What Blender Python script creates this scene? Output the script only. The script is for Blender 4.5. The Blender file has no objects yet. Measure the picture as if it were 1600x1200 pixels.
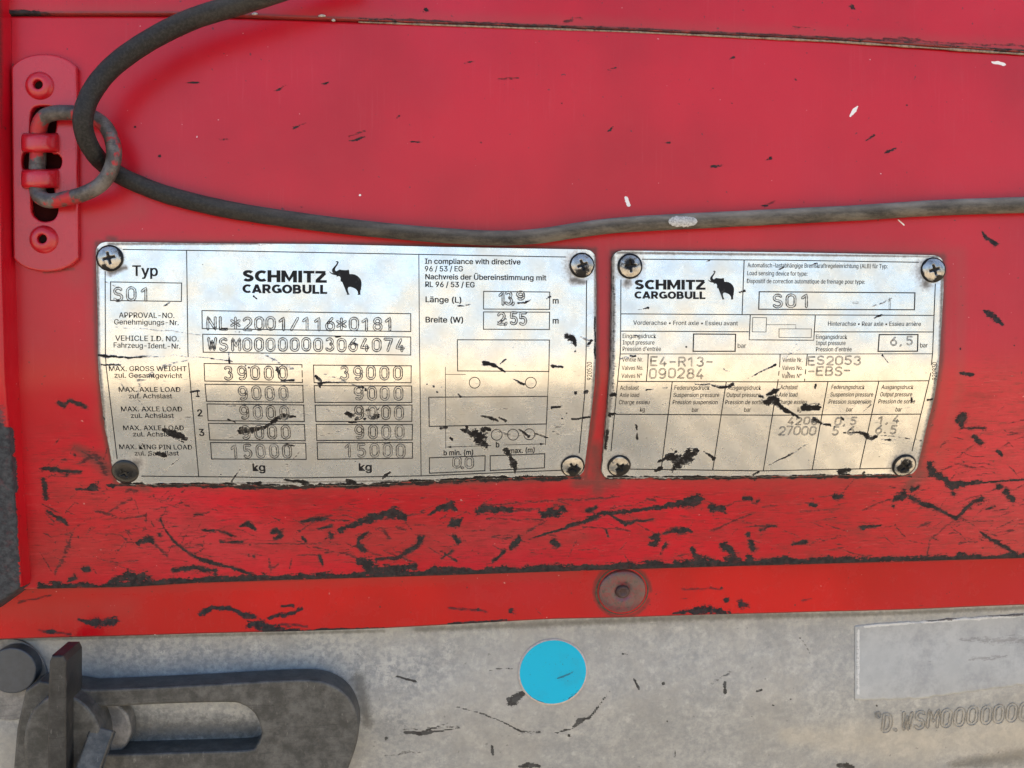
import bpy, math, os
import numpy as np
R = math.radians
sc = bpy.context.scene
COL = sc.collection

# ------------------------------------------------------------------ camera, sky, sun, exposure
FPX, MM = 1500.0, 0.001            # focal length in photo pixels (1600 wide); metres per millimetre
D = 0.375
TH, EP = R(6.1), R(1.6)
CAM = np.array([-math.sin(TH)*math.cos(EP), -math.cos(TH)*math.cos(EP), math.sin(EP)])*D
fw = -CAM/np.linalg.norm(CAM)
rt = np.cross(fw, [0, 0, 1.0]); rt /= np.linalg.norm(rt)
up = np.cross(rt, fw)
cam = bpy.data.cameras.new('camera'); cam.lens = 36*FPX/1600; cam.sensor_width = 36
cam.clip_start = 0.01; cam.clip_end = 2000
co = bpy.data.objects.new('camera', cam); COL.objects.link(co); sc.camera = co
from mathutils import Matrix, Vector
m = Matrix.Identity(4)
for i in range(3):
    m[i][0], m[i][1], m[i][2], m[i][3] = rt[i], up[i], -fw[i], CAM[i]
co.matrix_world = m

SUN_EL, SUN_ROT = 48, 28           # the sun stands behind the trailer: its side is in its own shade
w = bpy.data.worlds.new('World'); sc.world = w; w.use_nodes = True
nt = w.node_tree; bg = nt.nodes['Background']
sky = nt.nodes.new('ShaderNodeTexSky'); sky.sky_type = 'NISHITA'; sky.sun_disc = False
sky.sun_elevation = R(SUN_EL); sky.sun_rotation = R(SUN_ROT); sky.air_density = 1.0; sky.dust_density = 2.5
sky.ozone_density = 1.5
nt.links.new(sky.outputs[0], bg.inputs[0]); bg.inputs[1].default_value = 0.15
sl = bpy.data.lights.new('sun', 'SUN'); sl.energy = 3.4; sl.angle = R(0.5); sl.color = (1, .93, .83)
so = bpy.data.objects.new('sun', sl); COL.objects.link(so)
sd = Vector((math.sin(R(SUN_ROT))*math.cos(R(SUN_EL)), math.cos(R(SUN_ROT))*math.cos(R(SUN_EL)), math.sin(R(SUN_EL))))
so.rotation_euler = sd.to_track_quat('Z', 'Y').to_euler()
sc.view_settings.view_transform = 'Standard'; sc.view_settings.look = 'None'
sc.view_settings.exposure = 1.36; sc.view_settings.gamma = 1

# ------------------------------------------------------------------ where the surfaces are
PHI = math.tan(R(23))
def softplus(x, k): return k*np.logaddexp(0, x/k)
def prof_panel(z): return PHI*softplus(0.0035 - z, 0.0032)       # flat, then folded back below z = 3.5 mm
def prof_rail(z): return 0.046 + 0.10*(-0.085 - z)
def prof_beam(z): return 0.060 + 0.0*z + 0.25*softplus(-0.150 - z, 0.004)
def flat(y): return lambda z: y + 0*z

def unproj(u, v, prof=prof_panel, off=0.0):
    """point of a surface (pushed out by off metres) seen at photo pixel u, v"""
    u = np.asarray(u, float); v = np.asarray(v, float)
    d = fw + rt*((u-800)/FPX)[..., None] + up*((600-v)/FPX)[..., None]
    off = np.asarray(off, float)
    y = np.zeros_like(u)
    for _ in range(14):
        t = (y - CAM[1])/d[..., 1]
        z = CAM[2] + t*d[..., 2]
        y = prof(z) - off
    t = (y - CAM[1])/d[..., 1]
    return CAM + t[..., None]*d
def proj(P):
    q = np.asarray(P) - CAM
    f = q@fw
    return 800 + FPX*(q@rt)/f, 600 - FPX*(q@up)/f
def pxm(P):                       # metres per photo pixel at a point
    return float((np.asarray(P)-CAM)@fw)/FPX

# ------------------------------------------------------------------ mesh helpers
def tag(o, label=None, cat=None, group=None, kind=None):
    for k, x in (('label', label), ('category', cat), ('group', group), ('kind', kind)):
        if x: o[k] = x
    return o
def obj(name, me, mat=None, parent=None, **kw):
    o = bpy.data.objects.new(name, me); COL.objects.link(o)
    if me is not None and mat is not None and not me.materials: me.materials.append(mat)
    if parent is not None: o.parent = parent
    return tag(o, **kw)
def thing(name, loc, label, cat, group=None):
    o = bpy.data.objects.new(name, None); COL.objects.link(o); o.empty_display_size = .01
    o.location = loc
    return tag(o, label, cat, group)
def rel(o, parent):               # parent an object built in world coordinates to an Empty
    o.parent = parent
    o.matrix_parent_inverse = Matrix.Translation(-parent.location)
    return o
def quads(P, F=None, smooth=True, name='m', closed_u=False):
    """mesh from a grid of points P[ny, nx, 3]"""
    ny, nx = P.shape[:2]
    idx = np.arange(ny*nx).reshape(ny, nx)
    if closed_u: idx = np.concatenate([idx, idx[:, :1]], 1)
    q = np.stack([idx[:-1, :-1], idx[1:, :-1], idx[1:, 1:], idx[:-1, 1:]], -1).reshape(-1, 4)
    return rawmesh(P.reshape(-1, 3), q, smooth, name)
def rawmesh(V, q, smooth=True, name='m'):
    me = bpy.data.meshes.new(name)
    q = np.asarray(q); n, k = q.shape
    me.vertices.add(len(V)); me.vertices.foreach_set('co', np.ascontiguousarray(V, dtype=np.float32).ravel())
    me.loops.add(n*k); me.loops.foreach_set('vertex_index', q.astype(np.int32).ravel())
    me.polygons.add(n); me.polygons.foreach_set('loop_start', np.arange(0, n*k, k, dtype=np.int32))
    me.polygons.foreach_set('use_smooth', np.full(n, smooth))
    me.update(calc_edges=True); me.validate()
    return me
def attr(me, name, val):
    a = me.attributes.new(name, 'FLOAT', 'POINT')
    a.data.foreach_set('value', np.ascontiguousarray(val, dtype=np.float32).ravel())

def pl(pts, x):                   # piecewise linear
    p = np.array(pts, float); return np.interp(x, p[:, 0], p[:, 1])
def catmull(P, n=10, closed=False):
    P = np.array(P, float); out = []
    N = len(P); rng = range(N) if closed else range(N-1)
    for i in rng:
        if closed: a, b, c, d = P[i-1], P[i], P[(i+1) % N], P[(i+2) % N]
        else: a, b, c, d = P[max(i-1, 0)], P[i], P[i+1], P[min(i+2, N-1)]
        for t in np.arange(n)/n:
            out.append(.5*((2*b)+(c-a)*t+(2*a-5*b+4*c-d)*t*t+(3*b-a-3*c+d)*t**3))
    if not closed: out.append(P[-1])
    return np.array(out)

def tube(name, path, prof, mat, n=10, seg=20, closed=False, parent=None, wob=0, **kw):
    """round bar along photo-pixel points (u, v, offset_m, radius_px), radius turned to metres there"""
    Q = catmull(path, n, closed)
    C = unproj(Q[:, 0], Q[:, 1], prof, Q[:, 2])
    rad = np.array([q[3]*(.95 if name == 'cable' else 1)*pxm(c) for q, c in zip(Q, C)])
    T = (np.roll(C, -1, 0)-np.roll(C, 1, 0)) if closed else np.gradient(C, axis=0)
    T /= np.linalg.norm(T, axis=1)[:, None]
    ref = np.array([0, 1.0, 0]); rings = []
    A = np.cross(T, ref); A /= np.linalg.norm(A, axis=1)[:, None]; B = np.cross(A, T)
    an = np.arange(seg)/seg*2*math.pi
    for i in range(len(C)):
        rr = rad[i]
        if wob: rr = rr*(1+wob*np.sin(i*.9+an*2)*np.sin(i*.37))
        rings.append(C[i]+(np.cos(an)[:, None]*A[i]+np.sin(an)[:, None]*B[i])*(rr if np.ndim(rr) == 0 else rr[:, None]))
    P = np.array(rings)
    if closed: P = np.concatenate([P, P[:1]], 0)
    me = quads(P, closed_u=True, name=name)
    attr(me, 'along', np.repeat(np.arange(P.shape[0])/P.shape[0], seg))
    o = obj(name, me, mat, **kw)
    if parent is not None: rel(o, parent)
    return o

def extruded(name, outlines, prof, off, depth, mat, bevel=0.0006, parent=None, res=6, **kw):
    """outlines in photo pixels (first the outer, then holes) of a front face off metres before prof; goes back by depth"""
    c = bpy.data.curves.new(name, 'CURVE'); c.dimensions = '2D'; c.fill_mode = 'BOTH'
    S = 10000.0
    y0 = None
    for ol in outlines:
        ol = np.array(ol, float)
        P = unproj(ol[:, 0], ol[:, 1], prof, off)
        if y0 is None: y0 = P[:, 1].mean(); Yc = (P[:, 2], P[:, 1])
        s = c.splines.new('POLY'); s.points.add(len(P)-1); s.use_cyclic_u = True
        for k, p in enumerate(P): s.points[k].co = (p[0], p[2], 0, 1)
    # follow the surface when it leans
    A = np.polyfit(Yc[0], Yc[1], 1) if np.ptp(Yc[0]) > 1e-6 else (0, y0)
    c.extrude = max(depth/2-bevel, 1e-5); c.bevel_depth = bevel; c.bevel_resolution = 2
    c.offset = -bevel
    o = bpy.data.objects.new('tmp', c); COL.objects.link(o)
    bpy.context.view_layer.update()
    me = bpy.data.meshes.new_from_object(o.evaluated_get(bpy.context.evaluated_depsgraph_get()))
    bpy.data.objects.remove(o); me.name = name
    n = len(me.vertices); V = np.zeros(n*3); me.vertices.foreach_get('co', V); V = V.reshape(-1, 3)
    W = np.stack([V[:, 0], A[0]*V[:, 1]+A[1] + (depth/2 - V[:, 2]), V[:, 1]], 1)
    me.vertices.foreach_set('co', W.astype(np.float32).ravel()); me.update()
    for p in me.polygons: p.use_smooth = False
    me.materials.clear()
    o = obj(name, me, mat, **kw)
    if parent is not None: rel(o, parent)
    return o

def frame_at(u, v, prof, off=0.0):
    P = unproj(np.array([u]), np.array([v]), prof, off)[0]
    z = P[2]; dy = float(prof(np.array(z+1e-4))-prof(np.array(z-1e-4)))/2e-4
    tz = np.array([0, dy, 1.0]); tz /= np.linalg.norm(tz)
    n = np.cross(tz, [1.0, 0, 0]); n = n if n[1] < 0 else -n
    return P, np.array([1.0, 0, 0]), tz, n
def lathe(name, u, v, prof, profile, mat, off=0.0, seg=48, squash=1.0, parent=None, fr=None, **kw):
    """round thing standing on a surface: profile = [(radius_px, height_mm)...] from rim to centre"""
    P, ex, ez, n = fr or frame_at(u, v, prof, off)
    s = pxm(P); an = np.arange(seg)/seg*2*math.pi; G = []
    for r, h in profile:
        r = max(r, .02)
        G.append(P + (np.cos(an)*r*s)[:, None]*ex + (np.sin(an)*r*s*squash)[:, None]*ez + n*h*MM)
    me = quads(np.array(G), closed_u=True, name=name)
    o = obj(name, me, mat, **kw)
    if parent is not None: rel(o, parent)
    return o
def circ(cu, cv, ru, rv=None, n=40, a0=0, a1=360):
    rv = rv or ru; a = np.radians(np.linspace(a0, a1, n, endpoint=(a1-a0) < 360))
    return [(cu+ru*math.cos(t), cv-rv*math.sin(t)) for t in a]

# ------------------------------------------------------------------ wear: strokes in photo pixels -> per-vertex fields
def warp(U, V, cell, amp, seed):
    g = np.random.RandomState(seed).uniform(-1, 1, (256, 256))
    x, y = (U+500)/cell, (V+500)/cell; i, j = np.floor(x).astype(int), np.floor(y).astype(int)
    a, b = x-i, y-j; a = a*a*(3-2*a); b = b*b*(3-2*b); i &= 255; j &= 255; i1, j1 = (i+1) & 255, (j+1) & 255
    return amp*((g[j, i]*(1-a)+g[j, i1]*a)*(1-b)+(g[j1, i]*(1-a)+g[j1, i1]*a)*b)
def paint(U, V, strokes, lo=-1.0, out=None, soft=False):
    """field that is 1 on a stroke's centre line, 0 at its edge, lo far away. U, V arrays (ny, nx) near-regular."""
    F = np.full(U.shape, lo) if out is None else out
    WU = U+warp(U, V, 13, 3.2, 1)+warp(U, V, 5, 1.6, 2); WV = V+warp(U, V, 13, 2.6, 3)+warp(U, V, 5, 1.5, 4)
    if soft: WU, WV = U, V
    vr0, vr1 = V.min(1), V.max(1)
    for st in strokes:
        p = np.array(st, float)
        if p.ndim == 1: p = p[None]
        if len(p) == 1: p = np.vstack([p, p+[.01, 0, 0]])
        for a, b in zip(p[:-1], p[1:]):
            wm = max(a[2], b[2]); R_ = 2*wm+8
            rows = np.where((vr1 > min(a[1], b[1])-R_) & (vr0 < max(a[1], b[1])+R_))[0]
            if not len(rows): continue
            r0, r1 = rows[0], rows[-1]+1
            uc = U[(r0+r1)//2]
            cols = np.where((uc > min(a[0], b[0])-R_-25) & (uc < max(a[0], b[0])+R_+25))[0]
            if not len(cols): continue
            c0, c1 = cols[0], cols[-1]+1
            u = WU[r0:r1, c0:c1]; v = WV[r0:r1, c0:c1]
            wk = float(np.clip(wm/8, .22, 1)); u = U[r0:r1, c0:c1]+(u-U[r0:r1, c0:c1])*wk; v = V[r0:r1, c0:c1]+(v-V[r0:r1, c0:c1])*wk
            d = b[:2]-a[:2]; L = max(d@d, 1e-9)
            t = np.clip(((u-a[0])*d[0]+(v-a[1])*d[1])/L, 0, 1)
            dist = np.hypot(u-a[0]-t*d[0], v-a[1]-t*d[1])
            ww = np.maximum(a[2]+t*(b[2]-a[2]), .25)
            f = np.clip((ww-dist)/np.maximum(ww, 1.6), lo, 1)
            F[r0:r1, c0:c1] = np.maximum(F[r0:r1, c0:c1], f)
    return F
def S(txt):
    """compact strokes: 'u,v,w u,v,w; u,v,w ...'"""
    return [[tuple(float(x) for x in q.split(',')) for q in s.split()] for s in txt.replace('\n', ';').split(';') if s.strip()]
_rng = np.random.RandomState(4)
def scatter(n, u0, u1, v0, v1, ln, w, ang=0, spread=25):
    """many short fine scratches"""
    out = []
    clear = ((370, 560, 412, 468), (975, 1160, 430, 475))
    for _ in range(n):
        a = math.radians(ang+_rng.normal()*spread); l = ln*_rng.uniform(.3, 1.6)
        u = _rng.uniform(u0, u1); v = _rng.uniform(v0, v1); ww = w*_rng.uniform(.5, 1.4)
        if any(c0-l < u < c1+5 and c2-9 < v < c3+9 for c0, c1, c2, c3 in clear): continue
        out.append([(u, v, ww*.4), (u+l/2*math.cos(a), v-l/2*math.sin(a)+_rng.normal()*1.2, ww), (u+l*math.cos(a), v-l*math.sin(a), ww*.3)])
    return out

# ------------------------------------------------------------------ materials
class N:
    """tiny node builder"""
    def __init__(s, name):
        s.m = bpy.data.materials.new(name); s.m.use_nodes = True; s.t = s.m.node_tree
        s.b = s.t.nodes['Principled BSDF']; s.tc = None
    def n(s, ty, **kw):
        x = s.t.nodes.new(ty)
        for k, v in kw.items(): setattr(x, k, v)
        return x
    def _in(s, sock, v):
        if v is None: return
        if isinstance(v, bpy.types.NodeSocket): s.t.links.new(v, sock)
        else:
            if isinstance(v, tuple) and len(v) == 3 and sock.type == 'RGBA': v = (*v, 1)
            sock.default_value = v
    def math(s, op, a, b=None, c=None, clamp=False):
        x = s.n('ShaderNodeMath', operation=op, use_clamp=clamp)
        for i, v in enumerate((a, b, c)): s._in(x.inputs[i], v) if v is not None else None
        return x.outputs[0]
    def mix(s, f, a, b, mode='MIX'):
        x = s.n('ShaderNodeMix', data_type='RGBA', blend_type=mode)
        s._in(x.inputs[0], f); s._in(x.inputs[6], a); s._in(x.inputs[7], b)
        return x.outputs[2]
    def mixf(s, f, a, b):
        x = s.n('ShaderNodeMix', data_type='FLOAT')
        s._in(x.inputs[0], f); s._in(x.inputs[2], a); s._in(x.inputs[3], b)
        return x.outputs[0]
    def co(s, scale=(1, 1, 1), rot=(0, 0, 0), loc=(0, 0, 0)):
        if s.tc is None: s.tc = s.n('ShaderNodeTexCoord').outputs['Object']
        x = s.n('ShaderNodeMapping'); x.inputs['Scale'].default_value = scale
        x.inputs['Rotation'].default_value = rot; x.inputs['Location'].default_value = loc
        s.t.links.new(s.tc, x.inputs[0]); return x.outputs[0]
    def noise(s, scale, detail=4, rough=.6, vec=None, dist=0):
        x = s.n('ShaderNodeTexNoise'); x.inputs['Scale'].default_value = scale
        x.inputs['Detail'].default_value = detail; x.inputs['Roughness'].default_value = rough
        x.inputs['Distortion'].default_value = dist
        s.t.links.new(vec if vec is not None else s.co(), x.inputs[0]); return x.outputs[0]
    def ramp(s, v, a, b, sm=True):
        x = s.n('ShaderNodeMapRange'); x.interpolation_type = 'SMOOTHSTEP' if sm else 'LINEAR'
        s._in(x.inputs[0], v); x.inputs[1].default_value = a; x.inputs[2].default_value = b
        return x.outputs[0]
    def at(s, name):
        return s.n('ShaderNodeAttribute', attribute_name=name).outputs['Fac']
    def bump(s, h, dist, strength=1.0, prev=None):
        x = s.n('ShaderNodeBump'); x.inputs['Strength'].default_value = strength
        x.inputs['Distance'].default_value = dist; s._in(x.inputs['Height'], h)
        if prev is not None: s.t.links.new(prev, x.inputs['Normal'])
        return x.outputs[0]
    def set(s, **kw):
        for k, v in kw.items():
            if k == 'Normal': s.t.links.new(v, s.b.inputs[k])
            else: s._in(s.b.inputs[k.replace('_', ' ')], v)
        return s.m
def wearmask(b, name, amp=.95, edge=.16, scale=900, coarse=260, halo=False):
    f = b.noise(scale, 5, .7); g = b.noise(coarse, 3, .6)
    st = b.noise(1, 4, .7, b.co((scale*.30, scale*.30, scale*1.5), (0, .15, 0)))
    k = b.math('ADD', b.math('ADD', b.math('MULTIPLY', b.math('SUBTRACT', f, .5), amp*2.2), b.math('MULTIPLY', b.math('SUBTRACT', st, .54), amp*2.6)), b.math('MULTIPLY', b.math('SUBTRACT', g, .5), amp*2.0))
    v = b.math('ADD', b.at(name), k)
    if halo: return b.ramp(v, -edge, edge), b.ramp(v, -.75, .35)
    return b.ramp(v, -edge, edge)
def drymask(b, name, thr=1.08, rot=.2, soft=.09, scale=700):
    """dry-brush marks: broken streaks where the field is high"""
    s = b.noise(1.0, 6, .75, b.co((scale*.38, scale*.38, scale*1.7), (0, rot, 0)))
    q = b.noise(scale*1.5, 4, .7)
    k = b.math('ADD', b.math('MULTIPLY', s, 1.15), b.math('MULTIPLY', q, .45))
    return b.ramp(b.math('ADD', b.math('MULTIPLY', b.math('MAXIMUM', b.at(name), -1.0), .42), k), thr-soft, thr+soft)

def red_paint(name, base=(.52, .0035, .015), rough=.30, specks=True, fields=True, coat=.28, croug=.30, spc=.32, dks=((.017, .016, .019), (.040, .037, .039))):
    b = N(name)
    big = b.noise(14, 3, .5); mid = b.noise(90, 5, .65); fine = b.noise(1500, 3, .6)
    c = b.mix(b.ramp(big, .35, .65), base, (base[0]*.80, base[1]*.7, base[2]*.7))
    fade = b.ramp(b.noise(5.5, 3, .55, b.co(loc=(.9, .2, .4))), .46, .64)
    c = b.mix(b.math('MULTIPLY', fade, .20), c, (.55, .028, .080))                              # sun-faded patches
    c = b.mix(b.math('MULTIPLY', b.ramp(mid, .45, .8), .08), c, (.45, .07, .08))          # chalky oxidised paint
    c = b.mix(b.math('MULTIPLY', b.ramp(fine, .4, .8), .10), c, (.22, .02, .02))
    streak = b.noise(1, 5, .7, b.co((900, 900, 35)))
    c = b.mix(b.math('MULTIPLY', b.math('MULTIPLY', b.ramp(streak, .54, .72), b.ramp(b.noise(30, 4, .6, b.co(loc=(7, 1, 2))), .42, .62)), .09), c, (.60, .16, .16))
    ro = b.math('ADD', rough-.06, b.math('MULTIPLY', mid, .16))
    if specks:
        sp = b.ramp(b.noise(520, 1.5, .5), .735, .775); c = b.mix(b.math('MULTIPLY', sp, .75), c, (.05, .02, .02))
        sp2 = b.ramp(b.noise(610, 1, .5, b.co(loc=(3, 1, 7))), .80, .815); c = b.mix(b.math('MULTIPLY', sp2, .5), c, (.7, .45, .42))
    h = b.math('ADD', b.math('MULTIPLY', b.noise(260, 4, .6), .6), b.math('MULTIPLY', fine, .22))
    if fields:
        gr = b.math('MULTIPLY', b.ramp(b.math('ADD', b.at('film'), b.math('MULTIPLY', b.math('SUBTRACT', b.noise(420, 5, .7), .5), .9)), -.05, 1.1), .75)
        c = b.mix(gr, c, (.07, .030, .026)); ro = b.mixf(gr, ro, .6)
        du = b.math('MULTIPLY', b.ramp(b.math('ADD', b.at('dusty'), b.math('MULTIPLY', b.math('SUBTRACT', b.noise(300, 5, .7), .5), .8)), -.3, 1.1), .22)
        c = b.mix(du, c, (.22, .07, .055)); ro = b.mixf(du, ro, .55)
        ch = wearmask(b, 'chip', .45, .12, 1200, 500); c = b.mix(ch, c, (.80, .76, .73))
        zn = b.ramp(b.at('zone'), -.9, .5)
        s1 = b.ramp(b.noise(1, 7, .8, b.co((130, 130, 1500), (0, .06, 0))), .525, .61); s2 = b.ramp(b.noise(1, 7, .8, b.co((110, 110, 1300), (0, -.16, 0), (3, 3, 3))), .55, .64)
        c = b.mix(b.math('MULTIPLY', b.math('MULTIPLY', s1, zn), .62), c, (.075, .012, .012))
        c = b.mix(b.math('MULTIPLY', b.math('MULTIPLY', s2, zn), .38), c, (.55, .075, .08))
        gz = b.math('MULTIPLY', b.ramp(b.noise(75, 6, .7, b.co((1, 1, 2.2))), .46, .68), zn); c = b.mix(b.math('MULTIPLY', gz, .42), c, (.16, .012, .012)); ro = b.mixf(b.math('MULTIPLY', gz, .5), ro, .5)
        dr = drymask(b, 'dry', soft=.13); we, ha = wearmask(b, 'wear', halo=True)
        c = b.mix(b.math('MULTIPLY', ha, .42), c, (.13, .012, .014)); ro = b.mixf(b.math('MULTIPLY', ha, .5), ro, .5)
        we = b.math('MULTIPLY', we, b.mixf(b.ramp(b.noise(330, 6, .75, b.co(loc=(4, 4, 4))),   .36, .50), .90, 1.0))
        k = b.math('MAXIMUM', b.math('MULTIPLY', dr, .8), we)
        dk = b.mix(b.ramp(b.noise(500, 5, .7), .35, .65), *dks)
        c = b.mix(k, c, dk); ro = b.mixf(k, ro, .62)
        h = b.math('ADD', h, b.math('MULTIPLY', b.mixf(k, 1, 0), 2.2))
        b.set(Coat_Weight=b.mixf(k, coat, 0.0))
    else:
        b.set(Coat_Weight=coat)
    spec = b.mixf(k, spc, .10) if fields else spc
    return b.set(Base_Color=c, Roughness=ro, Coat_Roughness=croug, Specular_IOR_Level=spec, Normal=b.bump(h, .00006, .6))

def plate_metal(name):
    b = N(name)
    gr = b.noise(1, 4, .6, b.co((120, 120, 2200))); mid = b.noise(120, 6, .65); fine = b.noise(900, 5, .7)
    c = b.mix(b.ramp(mid, .3, .75), (.80, .81, .81), (.66, .66, .65))
    c = b.mix(b.math('MULTIPLY', b.ramp(fine, .5, .8), .35), c, (.38, .37, .35))
    blot = b.ramp(b.noise(60, 4, .6, b.co(loc=(1, 2, 3))), .52, .72); c = b.mix(b.math('MULTIPLY', blot, .22), c, (.62, .56, .44))
    ro = b.math('ADD', .19, b.math('MULTIPLY', mid, .16))
    fl = b.math('MULTIPLY', b.ramp(b.math('ADD', b.at('film'), b.math('MULTIPLY', b.math('SUBTRACT', fine, .5), 1.3)), -.2, 1.0), .85)
    c = b.mix(fl, c, (.075, .062, .048)); ro = b.mixf(fl, ro, .7)
    dr = drymask(b, 'dry', 1.18, .18, .09, 900); we = wearmask(b, 'wear', .8, .12, 1300, 420)
    zn = b.ramp(b.at('zone'), -.9, .6)
    vn = b.noise(1, 7, .8, b.co((200, 200, 1300), (0, .12, 0)))
    ve = b.math('MULTIPLY', b.ramp(b.math('ADD', vn, b.math('MULTIPLY', zn, .09)), .655, .75), b.mixf(zn, .28, .50))    # hairline scuffs everywhere
    we = b.math('MULTIPLY', we, b.mixf(b.ramp(b.noise(380, 6, .75, b.co(loc=(4, 4, 4))), .34, .48), .88, 1.0))
    k = b.math('MAXIMUM', b.math('MULTIPLY', dr, .8), b.math('MAXIMUM', we, ve))
    c = b.mix(k, c, (.010, .009, .010)); ro = b.mixf(k, ro, .6); b.set(Specular_IOR_Level=b.mixf(k, .5, .15))
    met = b.mixf(b.math('MAXIMUM', k, fl), .95, 0)
    h = b.math('ADD', b.math('MULTIPLY', gr, .12), b.math('ADD', b.math('MULTIPLY', mid, 1.1), b.math('MULTIPLY', k, .5)))
    return b.set(Base_Color=c, Roughness=ro, Metallic=met, Normal=b.bump(h, .00012, .55))

def ink(name='printing_ink', col=(.012, .012, .014)):
    b = N(name)
    f = b.ramp(b.noise(1700, 4, .7), .62, .80); g = b.ramp(b.noise(240, 5, .7), .58, .74)
    c = b.mix(b.math('MULTIPLY', b.math('MAXIMUM', f, g), .30), col, (.30, .30, .29))
    return b.set(Base_Color=c, Roughness=.5, Specular_IOR_Level=.15)
def stamp_mat(name, dark, light):
    b = N(name)
    f = b.ramp(b.noise(900, 5, .7), .38, .66); g = b.ramp(b.noise(160, 3, .6), .40, .62)
    c = b.mix(b.math('MULTIPLY', f, b.mixf(g, .55, 1.0)), dark, light)
    return b.set(Base_Color=c, Roughness=.45, Metallic=.35)

def galvanised(name):
    b = N(name)
    a = b.noise(420, 6, .75); q = b.noise(75, 7, .75); l = b.noise(17, 4, .6)
    c = b.mix(b.ramp(q, .30, .70), (.29, .30, .305), (.45, .455, .445))
    c = b.mix(b.math('MULTIPLY', b.ramp(a, .42, .62), b.mixf(b.at('grain'), .34, .85)), c, (.20, .215, .235))
    c = b.mix(b.math('MULTIPLY', b.ramp(l, .42, .65), .5), c, (.37, .36, .335))
    wh = b.ramp(b.noise(150, 8, .8), .54, .66); c = b.mix(b.math('MULTIPLY', wh, .35), c, (.58, .585, .57))
    c = b.mix(b.math('MULTIPLY', b.ramp(b.math('ADD', b.at('film'), b.math('MULTIPLY', b.math('SUBTRACT', a, .5), 1.2)), -.1, 1.0), .7), c, (.10, .098, .088))
    c = b.mix(b.math('MULTIPLY', b.ramp(b.math('ADD', b.at('dusty'), b.math('MULTIPLY', b.math('SUBTRACT', q, .5), 1.2)), -.1, 1.0), .45), c, (.54, .49, .40))  # cream tint in place of warm ground reflection
    pit = b.ramp(b.noise(330, 2, .5, b.co(loc=(5, 2, 2))), .72, .76); c = b.mix(b.math('MULTIPLY', pit, .6), c, (.16, .16, .16))
    k = b.math('MAXIMUM', wearmask(b, 'wear', .6, .12, 1200, 420), b.math('MULTIPLY', drymask(b, 'dry', 1.17, -.25), .8))
    c = b.mix(k, c, (.035, .035, .037))
    vo = b.n('ShaderNodeTexVoronoi'); vo.inputs['Scale'].default_value = 330; b.t.links.new(b.co(), vo.inputs[0])
    sx = b.n('ShaderNodeSeparateColor'); b.t.links.new(vo.outputs['Color'], sx.inputs[0])
    c = b.mix(b.math('MULTIPLY', b.ramp(sx.outputs[0], .2, .9), .16), c, (.22, .235, .25))                       # zinc spangle
    hs = b.ramp(b.noise(1, 6, .8, b.co((90, 90, 1500), (0, .25, 0))), .62, .70); c = b.mix(b.math('MULTIPLY', hs, .35), c, (.64, .64, .62))
    h = b.math('ADD', b.math('MULTIPLY', a, .5), b.math('MULTIPLY', q, 2.2))
    return b.set(Base_Color=c, Roughness=b.math('ADD', .42, b.math('MULTIPLY', a, .25)), Metallic=.35, Normal=b.bump(h, .0003, .5))

def worn_steel(name, dark=(.10, .10, .097), light=(.27, .265, .25), red=0.0, metal=.25, scale=1.0):
    b = N(name)
    q = b.noise(150*scale, 7, .72); f = b.noise(900*scale, 5, .7)
    st = b.noise(1, 6, .75, b.co((500, 500, 120), (0, .5, 0)))
    c = b.mix(b.ramp(q, .35, .68), dark, light)
    c = b.mix(b.math('MULTIPLY', b.ramp(f, .5, .75), .4), c, (dark[0]*.4, dark[1]*.4, dark[2]*.42))
    c = b.mix(b.math('MULTIPLY', b.ramp(st, .60, .72), .35), c, (.40, .39, .37))
    gs = b.ramp(b.noise(1, 6, .8, b.co((60, 60, 900), (0, -.5, 0), (2, 5, 1))), .56, .66); c = b.mix(b.math('MULTIPLY', gs, .5), c, (dark[0]*.45, dark[1]*.45, dark[2]*.5))
    if red: c = b.mix(b.math('MULTIPLY', b.ramp(b.noise(70, 4, .65, b.co(loc=(9, 4, 1))), .60-red*.25, .66-red*.25), .92), c, (.40, .012, .018))
    return b.set(Base_Color=c, Roughness=b.math('ADD', .38, b.math('MULTIPLY', q, .3)), Metallic=metal,
                 Normal=b.bump(b.math('ADD', q, b.math('MULTIPLY', f, .3)), .00025, .5))

M = {}
M['panel'] = red_paint('weathered_red_paint')
M['post'] = red_paint('red_paint_rubbed_to_grey', dks=((.030, .034, .042), (.062, .068, .080)))
M['rail'] = red_paint('glossy_red_paint', (.54, .003, .006), .24, True, True, .06, .14, .20)
M['redplain'] = red_paint('thick_red_paint', (.50, .007, .018), .25, False, False, .7)
M['plate'] = plate_metal('scuffed_aluminium')
M['ink'] = ink()
M['stamp'] = stamp_mat('stamped_figures', (.045, .045, .045), (.28, .275, .26))
M['stampd'] = stamp_mat('dirty_stamped_figures', (.018, .017, .016), (.20, .19, .175))
M['galv'] = galvanised('dull_galvanised_steel')
M['steel'] = worn_steel('dirty_grey_steel', (.048, .050, .050), (.120, .120, .116))
M['steeld'] = worn_steel('dark_grey_steel', (.020, .022, .024), (.055, .055, .055))
M['ring'] = worn_steel('ring_with_red_remains', (.045, .036, .033), (.16, .145, .135), .36)
M['pale'] = worn_steel('pale_galvanised_steel', (.15, .15, .15), (.30, .29, .28), 0, .3)

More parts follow.
